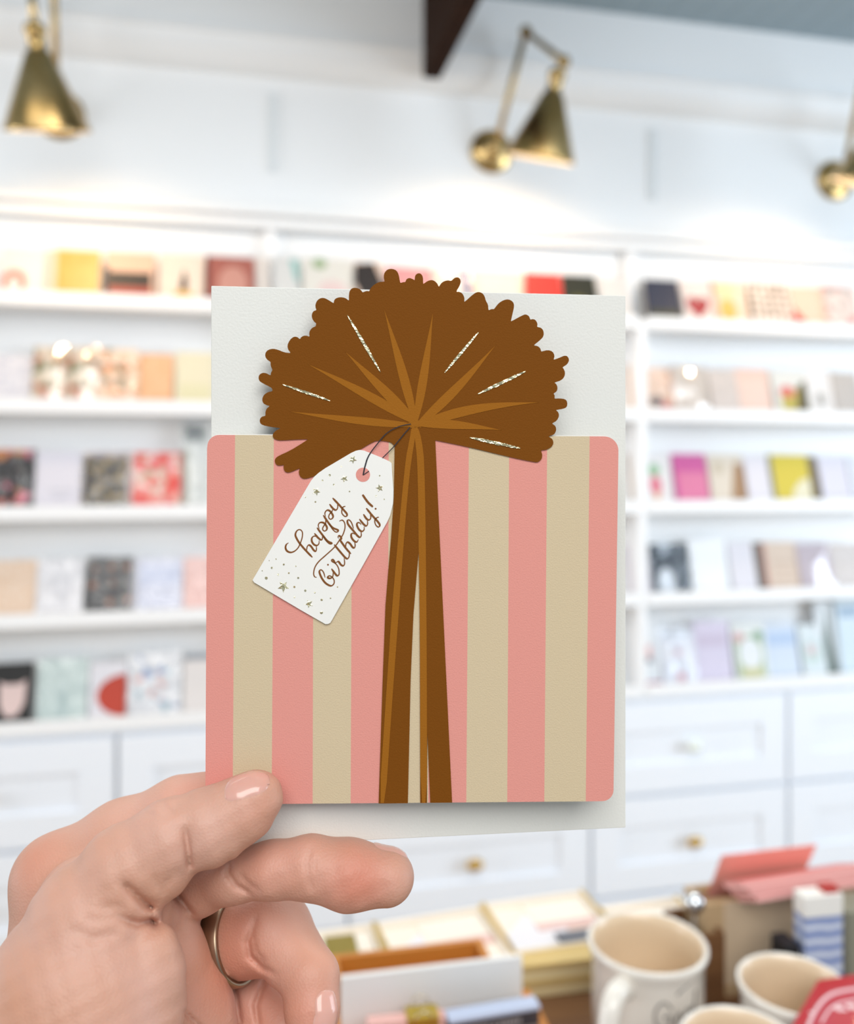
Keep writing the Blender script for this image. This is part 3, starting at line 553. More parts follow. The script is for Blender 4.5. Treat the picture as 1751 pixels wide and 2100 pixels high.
# envelope behind the card
e0 = Vector(((433-PX)/F*.2245, .2245)); e1 = Vector(((1283-PX)/F*.2372, .2372)); eu = (e1-e0).normalized(); ew = (e1-e0).length
ez0, ez1 = (PY-1739)/F*.2245, (PY-586)/F*.2245
en = thing('envelope', 'pearl white paper envelope held upright behind the striped card', 'envelope', (e0.x, e0.y, H+ez0), (0, 0, math.atan2(eu.y, eu.x)))
hh = ez1-ez0
obj('front_sheet', nb((0, ew, 0, .0006, 0, hh)), ENV, en, bevel=.0002)
bm = bmesh.new(); slab(bm, [(0, hh), (ew, hh), (ew-.012, hh-.045), (ew/2+.01, hh-.06), (ew/2-.01, hh-.06), (.012, hh-.045)], .0009, .0012); obj('flap', bm, ENV, en)
# ---------------------------------------------------------------- the hand: one continuous skin around tapered bones
def J(px, py, Y, r): return np.array(((px-PX)/F*Y, Y, (PY-py)/F*Y)), r/F*Y
def chain(*js): return [(*J(*a), *J(*b)) for a, b in zip(js, js[1:])]
def cone(P, a, ra, b, rb):
    ab = b-a; t = np.clip(((P-a)@ab)/max(ab@ab, 1e-12), 0, 1)
    return np.linalg.norm(P-a-t[:, None]*ab, axis=1)-(ra+(rb-ra)*t)
def smin(a, b, k):
    h = np.clip(.5+.5*(b-a)/k, 0, 1); return b+(a-b)*h-k*h*(1-h)
def blob(P, prims, k):
    d = None
    for q in prims:
        e = cone(P, *q); d = e if d is None else smin(d, e, k)
    return d
THUMB = chain((205, 1885, .208, 122), (258, 1788, .209, 90), (345, 1722, .2105, 74)) + chain((348, 1719, .2105, 74), (435, 1694, .2128, 74), (500, 1657, .2140, 62), (527, 1634, .2143, 52))
THUMB += chain((330, 1795, .2095, 52), (338, 1790, .2095, 52))
THENAR = chain((186, 1895, .2075, 128), (172, 2040, .206, 196), (110, 2330, .207, 240), (20, 2950, .20, 270)) + chain((316, 1945, .2035, 48), (312, 1990, .2035, 60), (305, 2080, .2035, 70))
THENAR += chain((262, 1868, .203, 42), (288, 1872, .2038, 27))
INDEX = chain((118, 1802, .236, 84), (250, 1722, .238, 74), (372, 1666, .2375, 67), (430, 1655, .2365, 62), (540, 1650, .2352, 56), (640, 1662, .2343, 48))
BACK = chain((118, 1802, .236, 85), (112, 2000, .233, 94), (90, 2350, .226, 180))
PALM = chain((250, 1900, .226, 80), (344, 1925, .229, 54), (364, 1985, .229, 56), (386, 2075, .231, 94), (370, 2250, .229, 150), (200, 2500, .215, 190)) + chain((170, 1850, .222, 90), (250, 2100, .222, 150))
WEB = chain((318, 1868, .2165, 34), (356, 1880, .2265, 30))
MIDDLE = chain((366, 1846, .240, 60), (408, 1820, .2300, 52), (478, 1795, .2248, 51), (560, 1784, .2225, 53), (637, 1779, .2222, 59), (715, 1794, .2225, 66), (792, 1799, .2228, 57))
RINGF = chain((330, 1960, .25, 74), (400, 1942, .2460, 74), (560, 1912, .2385, 78), (636, 2004, .2265, 57), (640, 2070, .2225, 54), (640, 2112, .2205, 47))
PINKY = chain((440, 2080, .249, 86), (530, 2064, .2475, 72), (585, 2110, .241, 60), (590, 2190, .236, 55)) + chain((420, 2120, .246, 110), (380, 2300, .238, 150))
GROOVES = [  # (polyline in the picture of the palm side, half width, depth mm, nearest and farthest skin it cuts)
 ([(252, 1812), (272, 1828), (296, 1851), (316, 1868)], 8, 1.7, 0, .216), ([(252, 1812), (272, 1828), (296, 1851), (316, 1868)], 18, 1.0, 0, .216),
 ([(244, 1878), (266, 1889), (284, 1894), (308, 1888), (325, 1900)], 8, 1.5, 0, .216), ([(230, 1872), (262, 1886), (290, 1894), (320, 1897)], 17, .8, 0, .216),
 ([(352, 1818), (372, 1846), (396, 1877)], 6, 1.6, .217, .245), ([(150, 1908), (190, 1925), (240, 1916)], 12, .5, 0, .21), ([(190, 1862), (240, 1858), (270, 1872)], 11, .5, 0, .21), ([(170, 1880), (205, 1888), (240, 1880)], 10, .3, 0, .21),
 ([(380, 1700), (385, 1735), (389, 1782)], 6, 1.2, 0, .216), ([(378, 1690), (384, 1735), (390, 1785)], 15, .9, 0, .216), ([(345, 1800), (332, 1838)], 8, .4, 0, .215), ([(312, 1790), (330, 1830)], 8, .35, 0, .215),
 ([(333, 1650), (345, 1662), (362, 1668)], 7, .6, 0, .22), ([(300, 1675), (318, 1668)], 6, .4, 0, .22), ([(352, 1650), (372, 1652)], 6, .35, 0, .22),
 ([(472, 1766), (467, 1792), (484, 1817), (514, 1832)], 6, .9, 0, .235), ([(470, 1760), (468, 1792), (488, 1817), (514, 1832)], 14, .4, 0, .235), ([(489, 1790), (505, 1808), (528, 1826)], 6, .5, 0, .235),
 ([(640, 1732), (630, 1768), (632, 1800), (642, 1828)], 5, .45, 0, .235), ([(640, 1732), (630, 1768), (632, 1800), (642, 1828)], 14, .2, 0, .235), ([(648, 1760), (642, 1790)], 4, .25, 0, .235),
 ([(527, 1880), (508, 1932), (513, 1961), (538, 1985), (565, 1998)], 6, 1.1, 0, .25), ([(527, 1880), (508, 1932), (513, 1961), (538, 1985)], 14, .7, 0, .25), ([(520, 1915), (524, 1950), (545, 1975)], 5, .5, 0, .25),
 ([(472, 2008), (484, 2045), (492, 2110)], 7, 1.8, 0, .255), ([(541, 2010), (524, 2062), (531, 2110)], 6, 1.3, 0, .26), ([(375, 2072), (402, 2098), (420, 2112)], 5, 1.0, .2, .25)]
def hand_sdf(P):
    g1 = smin(blob(P, THUMB, .003), blob(P, THENAR, .0032), .0022)
    g2 = smin(blob(P, INDEX, .004), blob(P, BACK, .006), .004)
    d = smin(g1, g2, .0022)
    pm = smin(blob(P, PALM, .006), blob(P, WEB, .003), .004)
    d = smin(d, pm, .0022)
    mf = blob(P, MIDDLE, .003); rf = blob(P, RINGF, .002); pk = blob(P, PINKY, .005)
    f = smin(smin(mf, rf, .0008), pk, .0008)
    d = smin(d, f, .0012)
    near = np.abs(d) < .006
    if near.any():
        Q = P[near]; u = PX+F*Q[:, 0]/Q[:, 1]; v = PY-F*Q[:, 2]/Q[:, 1]; add = np.zeros(len(Q))
        for pl, w, dep, y0, y1 in GROOVES:
            dd = np.full(len(Q), 1e9)
            m = len(pl)-1
            for i, (a, b) in enumerate(zip(pl, pl[1:])):
                ax_, ay = b[0]-a[0], b[1]-a[1]; t = np.clip(((u-a[0])*ax_+(v-a[1])*ay)/(ax_*ax_+ay*ay), 0, 1)
                e = np.hypot(u-a[0]-t*ax_, v-a[1]-t*ay); s = (i+t)/m; fade = 1-np.abs(2*s-1)**4*.75
                dd = np.minimum(dd, (e/w)**2-np.log(np.maximum(fade, 1e-3)))
            add += dep*.001*np.exp(-dd)*((Q[:, 1] > y0) & (Q[:, 1] < y1))
        # low folds and pads of the skin
        add += .00012*np.sin(u*.11+v*.05)*np.sin(v*.09-u*.03)*(Q[:, 1] < .216)
        d[near] += add
    return d
def surface(sdf, lo, hi, h, blk=8):
    lo = np.array(lo); n = np.ceil((np.array(hi)-lo)/h/blk).astype(int)*blk
    val = np.full(n+1, 1.0, np.float32)
    bi = np.stack(np.meshgrid(*[np.arange(k//blk) for k in n], indexing='ij'), -1).reshape(-1, 3)
    c = lo+(bi+.5)*blk*h; dc = sdf(c); rad = blk*h*.87+.004
    ii = np.arange(blk+1); loc = np.stack(np.meshgrid(ii, ii, ii, indexing='ij'), -1).reshape(-1, 3)
    for b, d in zip(bi, dc):
        if d < -rad: val[b[0]*blk:(b[0]+1)*blk+1, b[1]*blk:(b[1]+1)*blk+1, b[2]*blk:(b[2]+1)*blk+1] = -1
    hot = bi[np.abs(dc) <= rad]
    for s in range(0, len(hot), 400):
        hb = hot[s:s+400]; idx = (hb[:, None, :]*blk+loc[None]).reshape(-1, 3)
        val[idx[:, 0], idx[:, 1], idx[:, 2]] = sdf(lo+idx*h)
    ins = val < 0
    cs = ins[:-1, :-1, :-1].astype(np.int8)
    tot = np.zeros_like(cs)
    for dx in (0, 1):
        for dy in (0, 1):
            for dz in (0, 1): tot += ins[dx:dx+n[0], dy:dy+n[1], dz:dz+n[2]]
    cells = np.argwhere((tot > 0) & (tot < 8)); vid = np.full(tuple(n), -1, np.int64); vid[cells[:, 0], cells[:, 1], cells[:, 2]] = np.arange(len(cells))
    acc = np.zeros((len(cells), 3)); cnt = np.zeros(len(cells))
    cor = [np.array((i >> 2 & 1, i >> 1 & 1, i & 1)) for i in range(8)]
    for i in range(8):
        for j in range(i+1, 8):
            if np.abs(cor[i]-cor[j]).sum() != 1: continue
            a = cells+cor[i]; b = cells+cor[j]; va = val[a[:, 0], a[:, 1], a[:, 2]]; vb = val[b[:, 0], b[:, 1], b[:, 2]]; x = (va < 0) != (vb < 0)
            t = np.where(x, va/np.where(x, va-vb, 1), 0)
            acc += np.where(x[:, None], a+t[:, None]*(cor[j]-cor[i]), 0); cnt += x
    V = lo+acc/cnt[:, None]*h; quads = []
    for axs in range(3):
        o1, o2 = [(1, 2), (2, 0), (0, 1)][axs]
        e = np.zeros(3, int); e[axs] = 1
        A0 = ins[tuple(slice(0, n[k]) for k in range(3))]; A1 = ins[tuple(slice(e[k], n[k]+e[k]) for k in range(3))]
        ed = np.argwhere(A0 != A1); ed = ed[(ed[:, o1] > 0) & (ed[:, o2] > 0)]
        u = np.zeros(3, int); u[o1] = 1; w = np.zeros(3, int); w[o2] = 1
        q = np.stack([vid[tuple((ed-x).T)] for x in (u+w, w, 0*u, u)], 1)
        flip = ~A0[tuple(ed.T)]; q[flip] = q[flip][:, ::-1]; quads.append(q)
    Qd = np.concatenate(quads); Qd = Qd[(Qd >= 0).all(1)]
    for _ in range(2):      # settle the vertices onto the surface
        e = h*.5; g = np.stack([sdf(V+np.eye(3)[k]*e)-sdf(V-np.eye(3)[k]*e) for k in range(3)], 1)/(2*e); gl = np.maximum((g*g).sum(1), .2)
        V = V-np.clip(sdf(V), -h, h)[:, None]*g/gl[:, None]*.9
    return V, Qd
lo = ((-160-PX)/F*.255, .172, (PY-2560)/F*.205); hi = ((880-PX)/F*.228, .2775, (PY-1545)/F*.205)
V, Q = surface(hand_sdf, lo, hi, .0007)
def skin():
    m = bpy.data.materials.new('skin'); m.use_nodes = True; nt = m.node_tree; b = nt.nodes['Principled BSDF']; L = nt.links.new
    tc = nt.nodes.new('ShaderNodeTexCoord'); n = nt.nodes.new('ShaderNodeTexNoise'); n.inputs['Scale'].default_value = 45; n.inputs['Detail'].default_value = 2; L(tc.outputs['Object'], n.inputs['Vector'])
    r = nt.nodes.new('ShaderNodeValToRGB'); r.color_ramp.elements[0].position = .2; r.color_ramp.elements[0].color = lin('#c79379'); r.color_ramp.elements[1].position = .8; r.color_ramp.elements[1].color = lin('#d3a797')
    L(n.outputs['Fac'], r.inputs['Fac'])
    at_ = nt.nodes.new('ShaderNodeAttribute'); at_.attribute_name = 'flush'; mx = nt.nodes.new('ShaderNodeMix'); mx.data_type = 'RGBA'
    L(at_.outputs['Fac'], mx.inputs['Factor']); L(r.outputs['Color'], mx.inputs['A']); mx.inputs['B'].default_value = lin('#c9745a'); L(mx.outputs['Result'], b.inputs['Base Color'])
    b.inputs['Roughness'].default_value = .52; b.inputs['Subsurface Weight'].default_value = .2; b.inputs['Subsurface Radius'].default_value = (1, .35, .2); b.inputs['Subsurface Scale'].default_value = .003
    v = nt.nodes.new('ShaderNodeTexVoronoi'); v.inputs['Scale'].default_value = 1500; n2 = nt.nodes.new('ShaderNodeTexNoise'); n2.inputs['Scale'].default_value = 420; n2.inputs['Detail'].default_value = 5
    L(tc.outputs['Object'], v.inputs['Vector']); L(tc.outputs['Object'], n2.inputs['Vector']); ad = nt.nodes.new('ShaderNodeMath'); ad.operation = 'ADD'; L(v.outputs['Distance'], ad.inputs[0]); L(n2.outputs['Fac'], ad.inputs[1])
    bp = nt.nodes.new('ShaderNodeBump'); bp.inputs['Strength'].default_value = .16; bp.inputs['Distance'].default_value = .0005; L(ad.outputs[0], bp.inputs['Height']); L(bp.outputs['Normal'], b.inputs['Normal'])
    return m
me = bpy.data.meshes.new('person'); me.from_pydata(V.tolist(), [], Q.tolist()); me.update()
for p in me.polygons: p.use_smooth = True
fl = np.zeros(len(V))
for (px, py, Y, s, w) in ((735, 1805, .216, .008, .75), (520, 1650, .208, .006, .15), (640, 2080, .216, .009, .45), (500, 1930, .235, .012, .35), (430, 1640, .232, .010, .4), (560, 1790, .216, .012, .25), (540, 2050, .236, .014, .35), (70, 1760, .228, .008, .3), (430, 2050, .222, .012, .2)):
    c, _ = J(px, py, Y, 1); fl += w*np.exp(-((V-c)**2).sum(1)/(s*s))
me.attributes.new('flush', 'FLOAT', 'POINT').data.foreach_set('value', np.clip(fl, 0, 1).astype(np.float32))
person = link('person', me, skin(), None, (0, 0, H))
tag(person, 'person\'s hand with a ring, pinching the striped card and envelope between thumb and fingers', 'person')
NAIL = mat('fingernail', '#d8a596', .22, coat=.5); NAIL.node_tree.nodes['Principled BSDF'].inputs['Subsurface Weight'].default_value = .2
NAIL.node_tree.nodes['Principled BSDF'].inputs['Subsurface Scale'].default_value = .002
def nail(px, py, Y, axis, nrm, L, Wd, lift=.0005):
    c, _ = J(px, py, Y, 1); ax_ = np.array(axis, float); ax_ /= np.linalg.norm(ax_); nr = np.array(nrm, float); nr -= ax_*(nr@ax_); nr /= np.linalg.norm(nr); sd = np.cross(ax_, nr)
    for _ in range(40): c = c-nr*float(np.clip(hand_sdf(c[None])[0], -.002, .002))*.7
    nu, nv = 16, 22; pts = []
    for j in range(nv+1):
        v = j/nv; w = (1-abs(2*v-1)**3.2)**(1/2.4)
        for i in range(nu+1):
            u = i/nu*2-1; pts.append(c+ax_*(v-.5)*L+sd*u*Wd/2*w+nr*.003)
    P = np.array(pts)
    for _ in range(14):
        e = .0003; g = np.stack([hand_sdf(P+np.eye(3)[k]*e)-hand_sdf(P-np.eye(3)[k]*e) for k in range(3)], 1); g /= np.linalg.norm(g, axis=1)[:, None]+1e-9
        P = P-hand_sdf(P)[:, None]*(.6*g+.4*nr*np.maximum(g@nr, .2)[:, None])*.8
    for j in range(nv+1):
        for i in range(nu+1):
            u = abs(i/nu*2-1); v = abs(2*j/nv-1); P[j*(nu+1)+i] += nr*(lift*(1-max(u**6, v**10))-.00015*max(u**6, v**10))
    fc = [[j*(nu+1)+i, j*(nu+1)+i+1, (j+1)*(nu+1)+i+1, (j+1)*(nu+1)+i] for j in range(nv) for i in range(nu)]
    m2 = bpy.data.meshes.new('fingernail'); m2.from_pydata(P.tolist(), [], fc); m2.update()
    for p in m2.polygons: p.use_smooth = True
    return link('fingernail', m2, NAIL, person)
nail(513, 1600, .2095, (.93, .02, .37), (-.30, -.22, .92), .0135, .0108)['label'] = 'thumbnail'
nail(806, 1752, .2235, (.93, .05, -.34), (.30, .75, .60), .0115, .0105)
nail(668, 2074, .2185, (-.16, -.22, -.95), (.60, -.80, .05), .0125, .0100)
# the ring
rc, _ = J(476, 1928, .2424, 1); ra, _ = J(400, 1942, .2460, 1); rb, _ = J(560, 1912, .2385, 1); rr = 75.9/F*.2424+.0004
bm = bmesh.new(); lathe(bm, [(rr-.0003, -.0028), (rr+.0007, -.0030), (rr+.0011, -.0024), (rr+.0012, 0), (rr+.0011, .0024), (rr+.0007, .0030), (rr-.0003, .0028), (rr-.0005, 0), (rr-.0003, -.0028)], (0, 0, 0), Vector(rb-ra), 72)
bmesh.ops.remove_doubles(bm, verts=bm.verts, dist=1e-6)
rg = obj('ring', bm, mat('worn_gold', '#a8937c', .36, 1.0), None, Vector(rc)+Vector((0, 0, H)), smooth=True)
tag(rg, 'plain worn metal ring on the hand\'s ring finger', 'ring')
# ---------------------------------------------------------------- the display table in front of the cabinets and what lies on it
ZT = -.445
def AT(px, py, z): Y = -z*F/(py-PY); return Vector(((px-PX)/F*Y, Y, H+z))
TWOOD = ramp_mat('table_walnut', [(0, '#5c3d24'), (.5, '#714d2f'), (1, '#85603c')], 'NOISE', 9, .5, (1, 16, 16))
HONEY = ramp_mat('honey_wood', [(0, '#b8722c'), (.5, '#cc8436'), (1, '#da9748')], 'NOISE', 12, .45, (2, 30, 30))
KRAFT = ramp_mat('tan_box_board', [(0, '#b4966f'), (1, '#c6aa84')], 'NOISE', 30, .6)
CREAMB = mat('cream_box_paper', '#fbf2e4', .55); GOLDL = mat('pale_gold_edge', '#d9bf7a', .3, .9); PNK = mat('blush_paper', '#eccac2', .5); WPAP = mat('white_notepaper', '#f1eff3', .5)
GREYB = mat('slate_band', '#6d7079', .5); CERAM = mat('cream_ceramic', '#ece6dc', .2, coat=.6); CERIN = mat('cream_glaze_inside', '#e6cfb0', .25, coat=.5)
tbl = thing('display_table', 'dark brown wooden display table under the mugs and boxes', 'table', Vector((.18, .62, 0)), ROT)
obj('tabletop', nb((-.62, .75, -.20, .228, H+ZT-.035, H+ZT)), TWOOD, tbl, bevel=.003)
for x in (-.57, .70):
    for y in (-.15, .18): obj('leg', nb((x-.03, x+.03, y-.03, y+.03, 0, H+ZT-.035)), TWOOD, tbl, bevel=.003)
obj('apron', nb((-.57, .70, -.16, -.145, H+ZT-.13, H+ZT-.035), (-.57, .70, .175, .19, H+ZT-.13, H+ZT-.035)), TWOOD, tbl)

def stationery(label, a, b, depth=.085, hgt=.03, band=False, rot=None):
    p, q = AT(*a, ZT+hgt), AT(*b, ZT+hgt); d = q-p; w = math.hypot(d.x, d.y); r = thing('stationery_box', label, 'box', (p.x, p.y, H+ZT), (0, 0, math.atan2(d.y, d.x) if rot is None else rot), 'cream boxes of notecards')
    obj('tray', nb((0, w, -depth, 0, 0, .004), (0, .003, -depth, 0, .004, hgt), (w-.003, w, -depth, 0, .004, hgt), (.003, w-.003, -.003, 0, .004, hgt), (.003, w-.003, -depth, -depth+.003, .004, hgt)), CREAMB, r)
    for ex_ in (0, w): obj('gold_edge', nb((ex_-.0015, ex_+.0015, -depth, 0, hgt, hgt+.0015)), GOLDL, r)
    bm = nb((.004, w-.004, -depth+.004, -.004, hgt-.012, hgt-.006)); obj('notecard', bm, CREAMB, r)
    bm = bmesh.new(); slab(bm, [(.006, -depth*.93), (w*.62, -depth*.93), (w*.62, -depth*.45), (.34*w, -depth*.25), (.006, -depth*.6)], 0, .002)
    bmesh.ops.rotate(bm, cent=(0, 0, 0), matrix=Matrix.Rotation(-math.pi/2, 3, 'X'), verts=bm.verts); bmesh.ops.scale(bm, vec=(1, -1, 1), verts=bm.verts)
    for v in bm.verts: v.co.z = abs(v.co.z); v.co.y = -abs(v.co.y)
    bmesh.ops.recalc_face_normals(bm, faces=bm.faces)
    obj('paper_pad', bm, WPAP, r, (0, 0, hgt-.006))
    bm = nb((w*.36, w-.006, -depth*.5, -.008, 0, .0035, 0), (w*.36, w-.006, -depth*.62, -depth*.5, 0, .0035, 1)); obj('envelope', bm, [CREAMB, PNK], r, (0, 0, hgt-.006))
    if band: obj('belly_band', nb((.045, w+.001, -depth+.002, -depth+.018, hgt-.001, hgt+.001)), GREYB, r)
    return r
stationery('cream stationery box mostly hidden by the bent ring finger', (598, 1916), (764, 1893))
stationery('cream stationery box with pink-banded envelope, behind the honey wood tray', (769, 1893), (983, 1858))
stationery('cream stationery box with a slate belly band, just behind the gold boxes', (990, 1853), (1191, 1826), band=True)
stationery('cream stationery box right behind the large white mug', (1226, 1860), (1385, 1839), depth=.05)
for i, (z0, y0) in enumerate(((ZT, 0), (ZT+.014, .004))):
    p, q = AT(1052, 1959, ZT+.028), AT(1212, 1941, ZT+.028); d = q-p; w = math.hypot(d.x, d.y)
    r = thing('gold_box', ['pale gold slim box, lower of two, beside the large white mug', 'pale gold slim box, upper of two, beside the large white mug'][i], 'box', (p.x, p.y, H+z0), (0, 0, math.atan2(d.y, d.x)), 'slim pale gold boxes')
    PG = mat('pale_gold_paper', '#efdfae', .4)
    obj('base', nb((0, w, -.016, y0, 0, .008)), PG, r); obj('lid', nb((-.001, w+.001, -.017, y0+.001, .0085, .0138)), mat('gold_lid', '#e3c987', .35, .3), r, bevel=.0006)
p = AT(664, 1921, ZT+.05)
tag(obj('brass_tin', nb((0, .026, -.03, 0, 0, .05)), mat('olive_brass', '#9c8a3a', .35, .6), None, (p.x, p.y, H+ZT), ROT, bevel=.001), 'small olive brass tin between the hand and the honey wood tray', 'tin')

# honey wood desk tray with its white front panel
q = AT(987, 1923, -.375); r = thing('desk_tray', 'honey wood desk tray with a slot and a long white front panel', 'tray', (q.x, q.y, H+ZT), (0, 0, math.radians(11.5)))
h1 = -.375-ZT
obj('slot', nb((-.121, 0, -.030, 0, 0, .045), (-.121, 0, -.005, 0, .045, h1), (-.121, 0, -.030, -.025, .045, h1-.001), (-.121, -.115, -.025, -.005, .045, h1), (-.006, 0, -.025, -.005, .045, h1)), HONEY, r, bevel=.0008)
obj('base', nb((-.125, .030, -.14, -.0305, 0, .010), (.022, .030, -.14, -.0305, .010, .044), (-.125, -.117, -.14, -.0305, .010, .044)), HONEY, r, bevel=.0008)
obj('front_panel', nb((-.1165, .0215, -.039, -.035, .012, h1+.004)), mat('white_card_panel', '#f9f9f7', .5), r)['label'] = 'plain white front panel'
p, q = AT(912, 2071, -.387), AT(1094, 2041, -.387); d = q-p; w = math.hypot(d.x, d.y); an = math.atan2(d.y, d.x)
zb = ZT+.0102; hb = -.387-zb
NAVY = mat('dark_slate_box', '#3b3d45', .4); PALEB = mat('pale_blue_lid', '#c3cfe8', .45)
r = thing('pencil_box', 'slim dark slate box with pale blue top in the wooden tray', 'box', (p.x, p.y, H+zb), (0, 0, an))
obj('body', nb((0, w, -.012, 0, 0, hb-.003)), NAVY, r, bevel=.0006); obj('lid', nb((-.0005, w+.0005, -.0125, .0005, hb-.003, hb)), PALEB, r, bevel=.0006)
bm = bmesh.new(); x = .014
for ww in (2, 3, 2.5, 2.5, 2, 2.5, 0, 3, 0, 2.8, 2.4, 2.6, 2.8, 2.6, 2.4):     # white worn lettering, too small to read
    if ww: box(bm, x, x+ww*.0007, -.0123, -.0119, hb-.0105, hb-.0068)
    x += (ww+1.0)*.0008 if ww else .0016
obj('lettering', bm, mat('worn_white_ink', '#a8a6a6', .5), r)
obj('stripe', nb((.001, w-.001, -.0123, -.0119, hb-.018, hb-.0135)), mat('mid_grey_stripe', '#8d8783', .5), r)
p2, q2 = AT(752, 2083, -.387), AT(909, 2068, -.387); d = q2-p2
pk = obj('notepad', nb((0, math.hypot(d.x, d.y), -.010, 0, 0, hb)), mat('pink_pad', '#f0bdb4', .5), None, (p2.x, p2.y, H+zb), (0, 0, math.atan2(d.y, d.x)), bevel=.0005)
tag(pk, 'pale pink notepad standing in the wooden tray beside the slate box', 'notepad')
c = AT(863, 2070, -.387); r = thing('binder_clip', 'gold binder clip gripping the pale pink notepad', 'clip', (c.x, c.y, H-.387), (0, 0, math.atan2(d.y, d.x)))
bm = bmesh.new(); box(bm, -.0115, .0115, -.0125, .0015, .0003, .0022); box(bm, -.0115, .0115, -.0128, -.0108, -.012, .0022); box(bm, -.0115, .0115, .0006, .002, -.012, .0022)
CLIPG = mat('clip_gold', '#c9b04e', .3, .9)
obj('spring_body', bm, CLIPG, r, bevel=.0004)
for y, s in ((-.012, -1), (.001, 1)):
    bm = bmesh.new(); tube(bm, [(-.007, y, -.010), (-.006, y+s*.003, .004), (-.002, y+s*.003, .0075), (.002, y+s*.003, .0075), (.006, y+s*.003, .004), (.007, y, -.010)], .0006, 8); obj('wire_handle', bm, mat('clip_wire', '#d9d4c4', .2, 1.0), r, smooth=True)

# mugs
def mug(label, px, Y, rr_, hgt, rim, handle=None, script=False, grp='cream ceramic mugs'):
    X = (px-PX)/F*Y; z0 = max(ZT, rim-hgt); hh_ = rim-z0
    r = thing('mug', label, 'mug', (X, Y, H+z0), (0, 0, 0), grp)
    bm = bmesh.new(); pf = [(0, .002), (rr_*.72, .0), (rr_*.84, .004), (rr_*.92, .014), (rr_*.95, hh_*.5), (rr_*.95, hh_-.013), (rr_*.98, hh_-.007), (rr_*1.02, hh_-.003), (rr_*1.02, hh_), (rr_*.985, hh_+.0012), (rr_*.94, hh_)]
    lathe(bm, pf, n=64); lathe(bm, [(rr_*.94, hh_), (rr_*.90, hh_-.008), (rr_*.885, hh_-.02), (rr_*.88, .018), (rr_*.75, .007), (0, .006)], n=64, mi=1)
    bmesh.ops.remove_doubles(bm, verts=bm.verts, dist=1e-6)
    obj('cup', bm, [CERAM, CERIN], r, smooth=True)
    if handle is not None:
        ca, sa = math.cos(handle), math.sin(handle); R0 = rr_*.93
        pts = [(R0*.99, hh_*.84), (R0+.012, hh_*.89), (R0+.024, hh_*.84), (R0+.031, hh_*.66), (R0+.031, hh_*.50), (R0+.026, hh_*.35), (R0+.014, hh_*.24), (R0*.98, hh_*.20)]
        pts = catmull(pts, 5); bm = bmesh.new(); tube(bm, [(a*ca, a*sa, b) for a, b in pts], .0075, 16)
        obj('handle', bm, CERAM, r, smooth=True)
    if script:
        st = [[(.95, .55), (.86, .62), (.76, .56), (.74, .44), (.82, .36), (.92, .40), (.94, .48), (.84, .47)], [(1.0, .42), (1.05, .50), (1.10, .44), (1.04, .38), (1.0, .43)], [(1.13, .44), (1.18, .52), (1.23, .46), (1.17, .40), (1.13, .45)],
              [(1.34, .66), (1.29, .42), (1.24, .44), (1.26, .52), (1.33, .50)], [(.80, .30), (.98, .27), (1.2, .31)], [(1.02, .68), (1.14, .74), (1.28, .78)]]
        bm = bmesh.new()
        for s in st:
            s = catmull(s, 5); tube(bm, [(math.cos(-math.pi+a*1.35+.45)*(rr_*.952+.0001), math.sin(-math.pi+a*1.35+.45)*(rr_*.952+.0001), .052+(b-.3)*.072) for a, b in s], .0008, 6)
        obj('script', bm, mat('grey_script_ink', '#85807b', .5), r)
    return r
mug('large white mug with handle and grey script, beside the gold boxes', 1327, .634, .0428, .095, -.350, math.radians(-126), True)
mug('cream mug half hidden by the red packet, handle out of sight', 1628, .585, .0365, .092, -.352)
mug('cream mug of which only the rim shows below the large white mug', 1520, .524, .0365, .092, -.352)

# tan box with coral card and pink envelopes
a, b = Vector((.2329, .7174, 0)), Vector((.3287, .7396, 0)); w = (b-a).length; hk = .079
r = thing('card_display_box', 'tan board box behind the mugs holding a coral card', 'box', (a.x, a.y, H+ZT), (0, 0, math.atan2(b.y-a.y, b.x-a.x)))
obj('body', nb((0, w, .002, .034, 0, .004), (0, .004, .002, .034, .004, hk), (w-.004, w, .002, .034, .004, hk), (.004, w-.004, .030, .034, .004, hk), (.004, w-.004, .004, .007, .004, hk)), KRAFT, r)
obj('front_frame', nb((0, .018, 0, .002, 0, hk), (w-.006, w, 0, .002, 0, hk), (.018, w-.006, 0, .002, 0, .008)), KRAFT, r)
obj('front_panel', nb((.018, w-.006, .0025, .0038, .008, hk-.001)), mat('beige_panel', '#cdb79a', .5), r)
CORAL = mat('coral_paper', '#ffb3a4', .5)
cc = at(1447, 1845, .752); dv = at(1652, 1802, .775)-cc; an = math.atan2(dv.y, dv.x)
o = obj('coral_card', nb((0, .0925, 0, .0006, -.006, .056)), CORAL, None, cc, (math.radians(27), 0, an))
tag(o, 'plain coral card slanting up out of the tan box', 'card')
for i in range(3):
    p = AT(1553-14*i, 1851-14*i, -.3570+.0062*i); o = thing('pink_envelope', ['pink envelope, lowest of the three lying on the tan box', 'pink envelope, middle of the three lying on the tan box', 'pink envelope, topmost of the three lying on the tan box'][i], 'envelope', p, (-math.radians(25), 0, math.radians(16)), 'pink envelopes on the tan box')
    obj('body', nb((0, .118, 0, .028, 0, .0046)), mat('rose_paper', '#f3b3ac', .5), o, bevel=.0006); obj('flap_fold', nb((.0, .118, -.0003, .028, .0047, .0058)), mat('rose_fold', '#e27f78', .5), o)
p = at(1424, 1851, .70); bm = bmesh.new(); lathe(bm, [(0, -.0085), (.004, -.008), (.0075, -.004), (.0085, 0), (.0075, .004), (.003, .008), (0, .0085)], n=28)
lathe(bm, [(0, -.0900), (.008, -.0900), (.0085, -.087), (.002, -.080), (.0018, -.007)], n=16)
